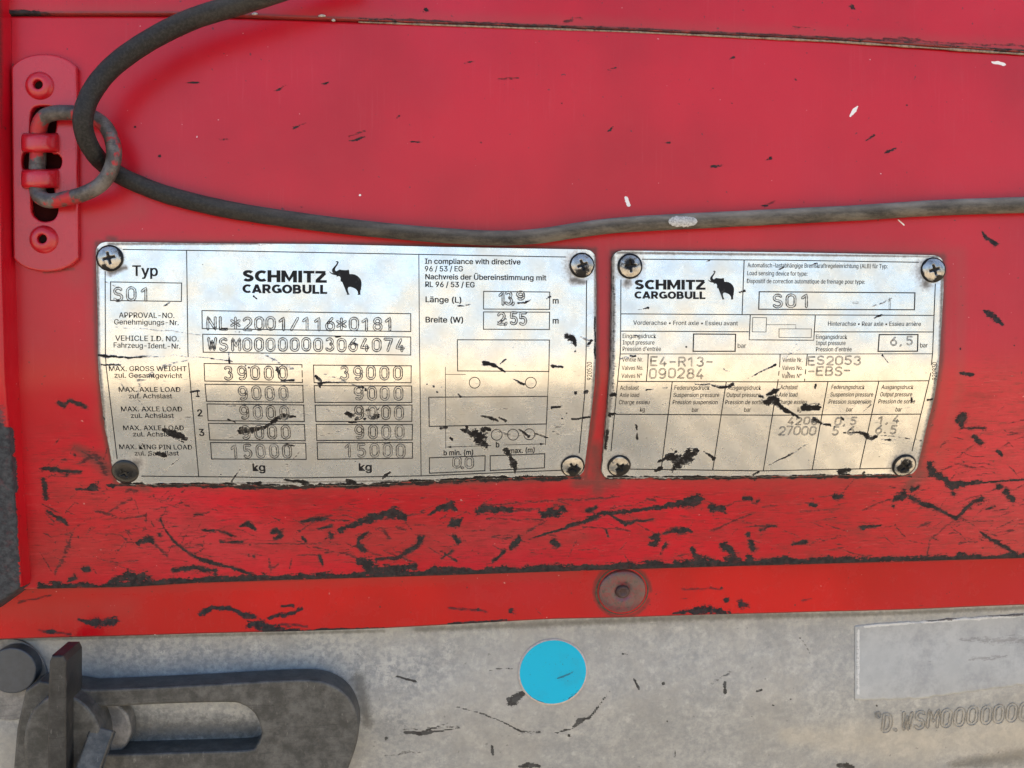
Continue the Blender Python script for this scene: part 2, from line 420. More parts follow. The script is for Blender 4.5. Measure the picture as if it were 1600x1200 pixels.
def cable_mat():
    b = N('dusty_black_rubber')
    q = b.noise(70, 6, .7, b.co((1, 3, 3))); f = b.noise(1100, 5, .7)
    g = b.n('ShaderNodeNewGeometry'); sx = b.n('ShaderNodeSeparateXYZ'); b.t.links.new(g.outputs['Normal'], sx.inputs[0])
    pos = b.n('ShaderNodeSeparateXYZ'); b.t.links.new(b.n('ShaderNodeTexCoord').outputs['Object'], pos.inputs[0])
    upn = b.ramp(sx.outputs[2], -.45, .75)                         # settled dust lies on the upper side
    right = b.ramp(pos.outputs[0], -.155, .06)
    dust = b.math('MULTIPLY', b.math('MULTIPLY', upn, b.mixf(right, .12, 1.0)), b.ramp(q, .0, .52))
    dust = b.math('MAXIMUM', dust, b.math('MULTIPLY', right, b.math('MULTIPLY', b.ramp(q, .25, .62), .50)))
    c = b.mix(b.ramp(f, .4, .7), (.010, .010, .011), (.030, .029, .029))
    c = b.mix(b.math('MULTIPLY', dust, .9), c, b.mix(b.ramp(q, .4, .7), (.20, .172, .138), (.31, .27, .218)))
    sc_ = b.ramp(b.noise(1, 6, .8, b.co((420, 420, 60), (0, 1.1, 0))), .64, .72); c = b.mix(b.math('MULTIPLY', sc_, .35), c, (.02, .02, .02))
    return b.set(Base_Color=c, Roughness=b.mixf(dust, .5, .85), Specular_IOR_Level=.22, Normal=b.bump(b.math('ADD', b.math('MULTIPLY', q, 1.4), b.math('MULTIPLY', f, .5)), .00018, .6))
M['cable'] = cable_mat()
def simple(name, col, rough=.5, metal=0, var=.25, scale=400, **kw):
    b = N(name); f = b.noise(scale, 5, .7)
    return b.set(Base_Color=b.mix(b.ramp(f, .35, .7), col, tuple(x*(1-var) for x in col)), Roughness=rough, Metallic=metal,
                 Normal=b.bump(f, .0001, .4), **kw)
M['dark'] = simple('dark_gap', (.016, .008, .007), .9, Specular_IOR_Level=.08)  # near-black colour for gaps, holes and the sheet behind
M['sealant'] = simple('old_sealant_bead', (.34, .25, .18), .55, 0, .75, 900)
M['blot'] = simple('white_paint_spatter', (.55, .53, .50), .7, 0, .6, 1500)

# ------------------------------------------------------------------ ground the trailer stands on (its light is what warms the lower surfaces)
def ground_mat():
    b = N('dusty_concrete'); q = b.noise(2.5, 6, .6)
    return b.set(Base_Color=b.mix(q, (.47, .365, .225), (.57, .45, .28)), Roughness=.9)
g = np.array([[[-600, -600, -1.05], [600, -600, -1.05]], [[-600, 600, -1.05], [600, 600, -1.05]]], float)
obj('ground', quads(g[::-1], smooth=False), ground_mat(), kind='structure')

exec_parts = True
# ------------------------------------------------------------------ pixel outlines of the sheets
SEAM = [(-1300, 10), (-400, 20), (0, 23), (270, 23), (380, 26), (642, 36), (980, 48), (1300, 63), (1600, 83), (2000, 108), (3000, 165)]
HEM = [(-1300, 950), (-400, 928), (37, 920), (200, 917), (300, 911), (700, 898), (931, 890), (1150, 884), (1350, 879), (1600, 871.5), (2000, 860), (3000, 830)]
RAILB = [(-1300, 1040), (-400, 1010), (0, 998), (225, 992), (600, 981.5), (866, 967), (1100, 960), (1350, 954), (1600, 945), (2000, 933), (3000, 900)]
def ugrid(step, u0=0, u1=1600, lo=-1240, hi=2900, cs=20):
    return np.concatenate([np.arange(lo, u0, cs), np.arange(u0, u1, step), np.arange(u1, hi+1, cs)]).astype(float)

WEAR = S('''303,804,1.5 317,804,2;250,811,3 256,826,1.2 272,848,2.5 294,865,2.5 325,878,4 362,889,3 400,900,1.5;249,836,3.5;316,828,2 334,829,3
338,828,1.5 362,837,2.5;375,823,3 387,819,5 398,828,2;344,848,2.5 378,847,2;425,832,4 434,830,5 440,838,4 430,842,4;470,814,3 491,812,5 510,810,4;512,813,1 545,814,1
531,829,4 559,817,6 590,807,7 620,801,10 632,811,5;519,836,8;498,826,2 519,822,2.5;472,840,3 478,845,2.5;575,831,2.5 562,842,4.5 560,851,3.5 567,858,6
662,839,2 647,854,5 625,870,4;620,872,4 588,873,3.5;499,870,4 505,882,2;560,877,6 577,880,11 575,893,12 600,890,8 640,886,7 650,884,5
456,873,1 452,888,1.5;270,892,4 300,888,5 335,893,4;387,867,2.2;397,870,3;217,846,5 228,842,8 238,846,5;669,804,1.5 687,795,4.5 703,789,8 714,796,3
745,799,6 762,795,7 795,795,6;851,801,8 868,801,9 880,796,6;919,797,4 931,792,3.5;825,842,1 869,829,2.5 909,815,4 940,802,5.5 994,797,3 1040,792,4.5 1065,786,8 1090,780,9 1100,782,3
953,804,2 966,812,3 978,818,4 997,814,2 1019,811,2;1111,792,6 1128,796,7;702,820,4 712,818,7 722,810,2;655,843,6;710,837,4 715,845,5
812,840,5 804,853,5 798,857,4;787,864,4 772,877,3;864,846,6 873,852,4;947,828,2 950,838,2;690,872,2 706,861,2.5;688,862,1 715,877,2
1018,840,6 1028,836,6 1021,850,7;1035,833,2.5 1056,828,6 1081,829,3;1040,849,3 1030,866,1;1081,860,5 1088,872,9 1105,877,6;1130,852,6 1140,860,8 1148,868,7
1113,794,8 1127,795,5;1164,778,5 1174,779,4;1183,783,3.5;1304,776,4 1317,775,4;1268,789,4 1275,791,3.5;1270,780,1.5;1188,828,3 1212,821,2;1238,852,2 1258,847,4
1170,835,4;1174,846,5 1177,857,6;1168,868,5 1172,875,9;1132,853,7 1145,866,6 1150,870,3;1135,874,6 1155,876,7;1190,876,4 1225,873,5 1250,877,2;1347,825,4.5 1361,823,3 1376,822,1.5
1398,782,4 1412,772,8;1397,792,3.5;1424,766,4 1435,762,3;1422,777,4 1440,785,4 1453,789,4.5 1470,797,3.5 1494,811,3.5;1533,779,4.5 1515,790,3.5 1496,808,3.5
1531,830,1.5 1550,844,4 1575,857,3.5 1590,867,2;1541,796,2 1556,792,2;1491,772,4.5;1456,723,6 1457,735,8 1475,748,5 1490,757,8 1505,757,6 1537,754,3 1565,752,2 1600,750,3
1561,760,4.5;1572,767,5 1583,782,6;1533,362,2 1543,374,3 1552,379,5.5;1537,485,3 1550,495,5 1565,506,3;1500,583,2.5 1520,584,3.2;1500,545,1.5;1494,656,5 1506,650,5.5 1502,665,4;1512,669,2 1538,669,2.5
1521,683,4 1533,692,4;1558,704,4 1567,711,3;92,628,3 100,634,4 108,627,3 125,632,4 133,636,3;117,712,3;70,733,4 88,733,4.5 108,737,3 127,737,2.2
69,748,4 71,763,4.5 73,780,3.5;118,765,2 140,765,3 149,760,8;75,798,2 90,808,4.5 104,818,4;130,890,5.5 136,889,5;109,905,4 116,902,4
165,915,4 185,905,6 205,902,9 228,904,10;122,840,2.2;104,742,3;1583,540,1
428,142,1 436,140,2.5 446,132,1;502,131,1 509,130,2.2 515,128,1;457,201,1 467,197,2 478,192,1;545,220,1 558,218,2.6 570,215,2;642,222,1 652,222,2 660,221,1
725,99,1 732,98,2.2 742,96,1;783,124,.8 800,124,1.2;950,109,1 962,106,1.2;948,206,1 953,203,2.8 959,197,1;620,184,1.5 624,180,1.5;640,195,2;752,222,1.5;878,162,2
1140,92,1 1147,90,2.8;1109,142,1.2 1115,138,1.2;1144,162,2;1243,124,3;1033,222,1 1047,223,2;1109,260,1 1120,260,2.8 1130,258,1;1195,251,1 1204,248,4;1353,220,1.5 1366,211,2.5
1382,239,1.2 1388,237,3.5 1400,231,.6;1417,164,1.8;1190,321,1 1198,321,2;1256,316,2.2;290,129,1 301,129,2.9 312,129,1;211,198,2;250,244,3;342,218,1 350,218,2 358,218,1;465,322,1 473,323,1.2;1427,86,1.6''')
DRY = S('''362,850,3 545,850,2;600,829,7 606,842,6;619,823,5 635,828,6;490,854,3 543,867,4 560,873,4;420,873,3 424,890,5 434,881,4;797,796,5 843,796,6;753,789,3 853,782,4 915,780,4 968,776,3
1010,780,6 1022,783,5;681,823,2 728,800,3;767,840,4 800,840,3;822,829,4 847,817,4;669,855,2 690,868,2;910,823,3 984,829,3;981,845,2 966,860,3;1135,789,3 1162,782,3
1188,828,5 1212,821,4;1347,798,3 1393,780,4;1496,808,4 1472,829,4 1453,845,4 1448,870,4;1432,823,4 1455,818,5;1500,850,4 1508,845,4;1490,723,3 1530,733,4
1538,671,1 1600,656,2;1575,680,3 1600,677,4;125,722,8 150,712,9 160,730,12 168,742,10;147,800,3 165,802,5 186,790,5 206,780,5;187,813,4 226,805,5;117,823,2 105,857,7 85,900,5
200,770,10 215,765,8;230,835,6 260,870,5;262,855,3 330,850,2;540,850,3 600,870,4;600,812,3 665,800,3;1250,800,3 1310,795,2;1110,830,4 1180,800,3;600,860,3 650,880,3
545,213,3 570,205,3;780,123,3 810,122,3;283,55,4;457,198,3;1195,320,4 1210,315,3;1230,43,3 1265,43,3;440,830,9;880,880,2;318,838,3 350,824,3;930,812,4 960,790,3;760,810,3 850,812,3''')
WEAR = [[(u, v, w_*.72 if v < 330 else w_) for u, v, w_ in st] for st in WEAR]
DRY += [[(u, v, w_*1.9+1.2) for u, v, w_ in st] for st in WEAR if st[0][1] > 600 and max(q_[2] for q_ in st) < 6.5]
WEAR = [[(u, v, w_*(.72 if w_ < 3.6 else .92) if v > 600 else w_) for u, v, w_ in st] for st in WEAR]
DRY += scatter(330, 60, 1600, 775, 880, 42, 2.0, 5, 22) + scatter(110, 1600, 2500, 700, 880, 40, 2.2, 8, 30) + scatter(110, 1380, 1600, 640, 860, 34, 2.2, 12, 30) + scatter(110, 60, 330, 700, 890, 30, 2.5, 10, 40)
def jag(line, w0, w1, step=14, dv=0, seed=1, u0=40, u1=2800):
    r = np.random.RandomState(seed); u = u0; out = []
    while u < u1:
        out.append((u, pl(line, u)+dv, r.uniform(w0, w1))); u += step*r.uniform(.5, 1.6)
    return [out]
BOT_L = [(160, 758), (240, 759), (320, 759), (420, 761), (560, 760), (660, 754), (760, 750), (930, 746)]; BOT_R = [(935, 748), (1180, 747), (1440, 744)]
WEAR += jag(BOT_L, .5, 4.5, 12, 0, 21, 165, 915) + jag(BOT_R, .3, 3.2, 12, 0, 22, 945, 1430)
WEAR += jag(HEM, 4.5, 8.0, 10, dv=-2, seed=3, u0=62) + jag(HEM, .5, 8, 20, -5, 5, u0=180, u1=1320)
CHIP = S('''1551,97,1.5 1560,97,3 1570,100,2.5;1329,181,2 1334,174,3.4 1341,166,1.2;978,309,2.5 980,315,3 983,321,2.5;307,214,1.4;1402,344,1 1412,352,1;563,305,2;1376,271,1;1360,92,1;1133,99,.9''')
def halo(pts, w): return [[(u, v, w) for u, v in pts]]
PL_L = [(152, 380), (500, 381), (930, 390), (934, 600), (915, 745), (560, 760), (180, 757), (160, 655), (150, 500), (152, 380)]
PL_R = [(958, 394), (1200, 395), (1473, 400), (1470, 560), (1458, 640), (1432, 744), (1190, 745), (942, 745), (953, 600), (958, 394)]
FILM = halo(PL_L, 7) + halo(PL_R, 8) + S('''120,700,14 180,740,26 230,765,10;930,700,20 935,760,24;1440,740,22 1420,760,14;960,750,20 900,755,14
0,17,8 60,19,7;170,372,8 180,374,8;20,100,3 28,400,5;115,420,4 70,425,5''')
DUSTY = halo(PL_R, 26) + halo(PL_L, 18) + S('60,860,60 400,850,50 900,830,30;150,350,30 220,330,20;1300,395,14 1500,395,14 1500,600,12 1460,740,18;110,760,60 300,830,60;120,430,30')

def fields(me, U, V, rows, gain=1, **f):
    """rows: rows of the grid carrying the fields (the rolled hems repeat the nearest)"""
    f.setdefault('zone', [])
    for k, st in f.items():
        F = paint(U, V, st, soft=k in ('film', 'dusty', 'grain', 'zone'))
        if k == 'wear' and gain > 1: F = np.clip(F*gain, -1, 1.6)
        attr(me, k, F)

# main panel: flat above, folded back below the data plates
us = ugrid(2.0); ts = np.linspace(0, 1, 446)
U = np.repeat(us[None], len(ts), 0)
Vt, Vb = pl(SEAM, us)+4, pl(HEM, us)
V = Vt[None]+(Vb-Vt)[None]*ts[:, None]
P = unproj(U, V)
dent = 0.0
wav = .00055*np.sin(P[..., 0]*21+1)*np.sin(P[..., 2]*27+.5)+.00012*np.sin(P[..., 0]*70+2)*np.sin(P[..., 2]*55)
P[..., 1] += wav
top = [P[0]+np.array([0, dy, dz])*MM for dy, dz in ((8, .9), (3, .9), (1.0, .8), (.35, .5))]
bot = [P[-1]+np.array([0, dy, dz])*MM for dy, dz in ((.5, -.25), (1.0, -.35), (1.6, -.3), (9, .5))]
G = np.concatenate([np.array(top), P, np.array(bot)], 0)
Ug = np.concatenate([U[:1]]*4+[U]+[U[:1]]*4, 0); Vg = np.concatenate([V[:1]]*4+[V]+[V[-1:]]*4, 0)
me = quads(G, name='panel_sheet')
fields(me, Ug, Vg, None, wear=WEAR, dry=DRY, chip=CHIP, film=FILM, dusty=DUSTY, zone=S('60,830,70 300,835,62 900,820,55 1300,820,55 1600,760,100;100,730,50 150,800,60;1560,640,60 1600,700,110'))
panel = obj('trailer_panel', me, M['panel'], label='wide red painted trailer panel, folded and scuffed below the two data plates', cat='panel')

# sheet above the seam
vs = np.linspace(-260, 0, 40)
U = np.repeat(ugrid(6)[None], 60, 0); Vb = pl(SEAM, U[0])-3
V = -1000+(Vb[None]+1000)*(1-np.linspace(1, 0, 60)[:, None]**2)
P = unproj(U, V, flat(0), .0012)
bot = [P[-1]+np.array([0, dy, dz])*MM for dy, dz in ((.2, -.2), (.9, -.4), (9, -.3))]
me = quads(np.concatenate([P, np.array(bot)], 0))
fields(me, np.concatenate([U]+[U[-1:]]*3, 0), np.concatenate([V]+[V[-1:]]*3, 0), None,
       wear=S('655,17,1 663,17,2.4 670,14,1;1325,12,1 1330,11,3 1337,9,1;614,25,2;10,18,3 60,20,4;1420,60,2')+jag(SEAM, .2, .9, 40, -4, 8, 560, 1640),
       dry=S('600,30,4 1600,72,4;883,33,6 910,28,5;0,16,5 90,22,5;1240,42,4 1270,44,4;1380,60,5 1440,62,5'), chip=S('0,-200,.1'), film=[[(u, v-4, 3.5) for u, v in SEAM]], dusty=[[(u, v-8, 16) for u, v in SEAM]])
obj('upper_panel', me, M['panel'], label='red sheet along the top edge, above the dark rusty seam', cat='panel')

# dark inside of the seam and the old sealant bead in it
Us = ugrid(20); Vc = pl(SEAM, Us)
P = np.stack([unproj(Us, Vc-14, flat(0), -.006), unproj(Us, Vc+16, flat(0), -.006)])
seam = thing('seam_gap', tuple(unproj(np.array([800.]), np.array([42.]), flat(0), -.006)[0]), 'dark gap between the two red sheets with a rusty sealant bead in it', 'seam')
rel(obj('gap_back', quads(P), M['dark']), seam)
r = np.random.RandomState(2)
pts = [(u, pl(SEAM, u)+1.6, .0004, 1.2 if u < 620 else 1.9*r.uniform(.6, 1.25)) for u in np.arange(560, 2900, 15)]
tube('sealant_bead', pts, flat(0), M['sealant'], 4, 10, parent=seam)
for u, v, a in ((398, 21.5, 4.5), (503, 24.5, 5.5), (521, 31.5, 2.5)):
    tube('sealant_crumb', [(u-a, v+.6, .0016, 1), (u, v, .0018, 2.2), (u+a, v+.4, .0016, 1.1)], flat(0), M['blot'], 4, 8, parent=seam)

def ell(cu, cv, ru, rv=None, w=1.5, a0=0, a1=360, n=18): return [[(x, y, w) for x, y in circ(cu, cv, ru, rv, n, a0, a1)]]
# lower rail: glossier red strip behind the hem of the panel
us = ugrid(2.0); ts = np.linspace(0, 1, 56)
U = np.repeat(us[None], len(ts), 0); Vt = pl(HEM, us)-26; Vb = pl(RAILB, us)
V = Vt[None]+(Vb-Vt)[None]*ts[:, None]
P = unproj(U, V, prof_rail)
P[..., 1] += .0006*np.sin(P[..., 0]*34+2)*np.cos(P[..., 0]*11)+.0002*np.sin(P[..., 0]*90)
bot = [P[-1]+np.array([0, dy, dz])*MM for dy, dz in ((.15, -.15), (.5, -.25), (8, .2))]
G = np.concatenate([P, np.array(bot)], 0)
Ug = np.concatenate([U]+[U[-1:]]*3, 0); Vg = np.concatenate([V]+[V[-1:]]*3, 0)
me = quads(G)
fields(me, Ug, Vg, None,
       wear=S('''315,959,5 331,950,3.5 356,950,3.5 375,958,4 395,964,6;392,976,6 418,981,8 437,986,6 480,985,2.5 590,982,1.5;419,965,2 447,959,4.5 474,950,2.5;441,947,2 459,946,2.5
122,969,2 143,972,5 165,973,8 178,971,6;800,956,5.5;747,953,3;1053,957,2 1080,955,5 1100,953,7 1134,957,4;1134,937,4;1159,945,7.5;1128,919,2;1110,956,5;1140,955,4;1250,960,2;75,987,3 85,986,3;110,995,3
700,975,2 790,970,2;560,985,1.5 600,982,1.5;680,914,1;730,918,1'''),
       dry=S('1066,920,4 1100,920,4 1131,920,3;700,950,4 760,955,4;440,975,5 480,978,4;1255,937,4 1270,935,3;60,985,5 110,990,4;30,940,4 80,930,3')+scatter(16, 0, 1600, 920, 960, 20, 1.4, 0, 30),
       chip=S('243,992,1.6;0,2000,1'), film=[[(u, v-2, 5) for u, v in HEM], [(u, v, 2) for u, v in RAILB]]+ell(972, 923, 44, 41, w=5), dusty=[[(u, pl(HEM, u)+2, 16) for u in (0, 400, 800, 900)], [(972, 922, 62), (973, 922, 62)], [(0, 950, 30), (200, 950, 30)]])
obj('lower_rail', me, M['rail'], label='glossy red rail strip running under the scuffed hem of the panel', cat='rail')

# galvanised beam
us = ugrid(2.5); vs = np.concatenate([np.arange(915, 1200, 2.5), np.arange(1200, 2000, 16)])
U, V = np.meshgrid(us, vs)
P = unproj(U, V, prof_beam)
P[..., 1] += .00012*np.sin(P[..., 0]*40)*np.sin(P[..., 2]*60)
me = quads(P)
fields(me, U, V, None,
       wear=S('''792,1093,3 800,1098,8 808,1091,8 815,1084,4;712,1104,.8 756,1116,1.2 787,1129,1 815,1143,1.5 844,1144,1.5;866,1146,1 893,1139,1.8;896,1137,2 905,1127,4 920,1122,2;920,1123,2 933,1105,1.4 953,1080,.9
631,1144,2 655,1146,3 690,1142,1.5 719,1137,1;619,1057,1.5 650,1065,2;991,1061,1.5 998,1076,2;1036,1068,2.8;765,1047,.8 787,1044,1.2 806,1044,.6;768,1165,2 769,1178,2.5;604,1154,3;972,1022,1.5 980,1021,1
890,1150,2.8;810,1199,2 826,1194,4 843,1199,3;1132,1066,2 1133,1082,2.8;1056,1172,1 1053,1184,1;1310,1196,4 1330,1199,5;1208,1102,2;1175,1120,1;826,1085,2 838,1093,1;660,1143,2 700,1130,1;1182,1080,2 1190,1078,1.4;1236,1092,1.5;1370,1102,2;1043,1127,2'''),
       dry=S('780,1150,2 850,1144,4;630,1140,4 720,1135,4;716,1172,4;1250,995,4 1265,1020,3;600,1180,6 660,1175,6;1111,1070,5 1140,1050,5')+scatter(60, 580, 1600, 1000, 1190, 20, 1.3, 15, 60),
       film=S('0,1000,4 600,986,4;650,984,7 1100,964,9 1350,960,5 1600,950,5;160,1140,40 300,1140,36 392,1140,28;1490,1195,12 1600,1180,22;560,1060,18 575,1130,14'),  # grime with painted-in shade under the rail; darkens the loop's slot too
       dusty=S('1230,1150,20 1320,1155,40 1420,1155,50 1600,1150,45'),  # warm reflection painted in at the lower right
       grain=S('150,1020,60 400,1020,60 560,1030,50 640,1060,50 700,1020,40;160,1150,60 380,1150,60;20,1110,60;620,1130,40'))  # bluish speckle that also paints shade into the beam's left part
beam = obj('galvanised_beam', me, M['galv'], label='mottled grey galvanised steel beam along the bottom, behind the blue dot', cat='beam')

# added unseen sheet behind the trailer side, so that no daylight comes through the gaps
P = np.array([[[-1.1, .09, .6], [1.2, .09, .6]], [[-1.1, .09, -.7], [1.2, .09, -.7]]])
rel(obj('daylight_block_sheet', quads(P), M['dark']), panel) if False else None
bk = obj('daylight_block_sheet', quads(P), M['dark'], parent=panel)

# ------------------------------------------------------------------ corner post at the left
vs = np.concatenate([np.arange(-1000, 0, 20), np.arange(0, 976, 3)]).astype(float)
ub = pl([(0, 17), (300, 21), (600, 30), (760, 38), (900, 48), (980, 54)], vs); uf = pl([(-200, -4), (0, -2), (400, 3), (600, 9), (700, 17), (900, 34), (980, 38)], vs)
cols = []
for du, of in (('b', 0.0), ('b', .0035)):
    cols.append(unproj(ub if of == 0 else ub*.55+uf*.45, vs, prof_panel, of))
for du, of in ((1.5, .0070), (0, .0082), (-3, .0090), (-7, .0092)):
    cols.append(unproj(uf+du, vs, prof_panel, of))
for uu in np.arange(8, 60, 3): cols.append(unproj(uf-uu, vs, prof_panel, .0092))
for uu in (90, 150, 300, 600, 1000): cols.append(unproj(uf-uu, vs, prof_panel, .0092))
G = np.array(cols).transpose(1, 0, 2)[:, ::-1]
pu, pv = proj(G.reshape(-1, 3)); pu = pu.reshape(G.shape[:2]); pv = pv.reshape(G.shape[:2])
# rounded, slanting lower end
cut = np.maximum(0, pv-(940-.75*np.clip(pu, -20, 60)))
G[..., 1] += np.minimum(cut*.00006+cut*cut*.00007, .030); G[..., 2] += np.minimum(cut, 40)*.00012
tail = G[-1:]+np.array([0, .02, .004])
G = np.concatenate([G, tail], 0); pu = np.concatenate([pu, pu[-1:]]); pv = np.concatenate([pv, pv[-1:]])
me = quads(G)
fields(me, pu, pv, None, gain=14, wear=S('-90,705,104 -90,800,112 -86,960,122;8,680,14 8,760,18 10,960,24'), dry=S('0,640,16 22,940,14'), chip=S('0,-900,1'), film=S('8,930,20;-5,-100,10 4,200,4'), dusty=S('0,900,30'))
obj('corner_post', me, M['post'], label='red corner post at the left edge, worn to grey on its lower half', cat='post')

# ------------------------------------------------------------------ plates
def corner_trim(t, r):            # how far a rounded corner of radius r pulls the side in, t from the end
    x = np.clip(r-t, 0, r); return r-np.sqrt(np.maximum(r*r-x*x, 0))
class Plate:
    def __init__(s, left, right, top, bottom, rc, dents, off=.0022):
        s.left, s.right, s.top, s.bottom, s.rc, s.dents, s.off = left, right, top, bottom, rc, dents, off
    def offs(s, u, v):
        o = np.full(np.shape(u), s.off)
        for (cu, cv, r, a) in s.dents:
            d = np.hypot(u-cu, v-cv)/r; o = o - a*MM*np.exp(-d*d*1.6)
        o = o + .00018*np.sin(u*.0125+v*.007+2.2)*np.sin(v*.017+1)+.00012*np.sin(u*.031+v*.013)*np.sin(v*.031+1)+.00005*np.sin(u*.11)*np.sin(v*.09)
        return o
    def pt(s, u, v, lift=0.0):
        u = np.asarray(u, float); v = np.asarray(v, float)
        return unproj(u, v, prof_panel, s.offs(u, v)+lift)
    def shear(s, u, v):
        P = s.pt(np.array([u]), np.array([v])); z = P[0, 2]+.002
        y = P[0, 1]+float(prof_panel(np.array(z))-prof_panel(np.array(P[0, 2])))
        u2, v2 = proj(np.array([[P[0, 0], y, z]])); return float((u2[0]-u)/(v2[0]-v))
    def build(s, step, mat, parent, seed, **f):
        vt, vb = min(p[1] for p in s.top), max(p[1] for p in s.bottom)
        ny = int((vb-vt)/step); tt = np.linspace(0, 1, ny)
        # denser at the ends
        xs = np.linspace(0, 1, int((s.right[0][0]-s.left[0][0])/step))
        r = np.random.RandomState(seed)
        um0, um1 = s.left[0][0], s.right[0][0]
        Vmid = vt+(vb-vt)*tt
        jl = np.convolve(r.normal(size=ny+8), np.ones(6)/6, 'same')[4:-4]*1.1*np.clip((tt-.45)*4, 0, 1)
        L = pl(s.left, Vmid)+jl; Rr = pl(s.right, Vmid)+jl[::-1]*.3
        U = L[:, None]+(Rr-L)[:, None]*xs
        T = np.interp(U, *np.array(s.top, float).T); B = np.interp(U, *np.array(s.bottom, float).T)
        jb = np.convolve(r.normal(size=len(xs)+10), np.ones(5)/5, 'same')[5:-5]*1.3
        B = B+jb[None]
        V = T+(B-T)*tt[:, None]
        ty = np.minimum(tt[:, None]*(B-T), (1-tt)[:, None]*(B-T))
        cl = corner_trim(ty, s.rc); W = (Rr-L)[:, None]
        U = L[:, None]+cl+(W-2*cl)*xs
        P = s.pt(U, V)
        me = quads(P)
        fields(me, U, V, None, **f)
        o = rel(obj('plate_sheet', me, mat), parent)
        # rim
        ring = np.concatenate([P[0], P[1:, -1], P[-1, ::-1][1:], P[::-1, 0][1:-1]])
        uu = np.concatenate([U[0], U[1:, -1], U[-1, ::-1][1:], U[::-1, 0][1:-1]]); vv = np.concatenate([V[0], V[1:, -1], V[-1, ::-1][1:], V[::-1, 0][1:-1]])
        c = ring.mean(0); d = ring-c; d /= np.linalg.norm(d, axis=1)[:, None]; d[:, 1] = 0
        r1 = ring+d*.00018+np.array([0, .00015, 0]); r2 = ring+d*.00022+np.array([0, .0013, 0]); r3 = r2+np.array([0, .0045, 0])
        rel(obj('plate_rim', quads(np.array([ring, r1, r2, r3]), closed_u=True), M['rim']), parent)
        return o
M['rim'] = worn_steel('grimy_plate_edge', (.03, .028, .026), (.30, .29, .27), 0, .3, 2)

LP = Plate([(385, 150.5), (400, 150), (500, 153), (560, 153), (600, 156), (655, 162), (690, 168), (757, 180)],
           [(385, 930), (450, 931.5), (560, 931), (600, 929), (650, 924), (745, 913)],
           [(140, 378), (290, 380), (500, 381.5), (700, 386), (940, 390)],
           [(160, 757), (240, 757), (320, 757), (420, 759), (560, 758), (660, 752), (760, 748), (930, 744)], 15,
           [(172, 403, 30, .25), (908, 414, 34, .25), (196, 736, 34, .45), (894, 728, 36, .6), (560, 640, 60, .15), (430, 600, 50, -.1)])
LP.left = [(b, a) if a > b else (a, b) for a, b in LP.left]
def vfix(lst): return [(p[0], p[1]) for p in lst]
# sides are given as (v, u); top and bottom as (u, v)
LP.left = [(385, 150.5), (400, 150), (500, 153), (560, 153), (600, 156), (655, 162), (690, 168), (757, 180)]
_o = Plate.build
class SidePlate(Plate): pass
def build_plate(p, *a, **k):
    le, ri = p.left, p.right
    # build() reads left[0][0] as the extent in u: hand it u-extents through a small proxy
    class Q(list): pass
    return _o(p, *a, **k)
RP = Plate([(394, 957), (450, 957), (560, 955.5), (620, 951.5), (700, 944), (748, 939)],
           [(398, 1474), (450, 1474), (540, 1469), (580, 1466), (620, 1460), (660, 1450), (700, 1441), (748, 1430)],
           [(950, 391.5), (1100, 393), (1240, 394.5), (1480, 399)],
           [(935, 747), (1050, 747), (1180, 745), (1300, 743), (1440, 742)], 15,
           [(984, 415, 30, .25), (1457, 421, 34, .3), (967, 727, 48, .9), (1411, 726, 50, 1.0), (1100, 560, 80, .15)])

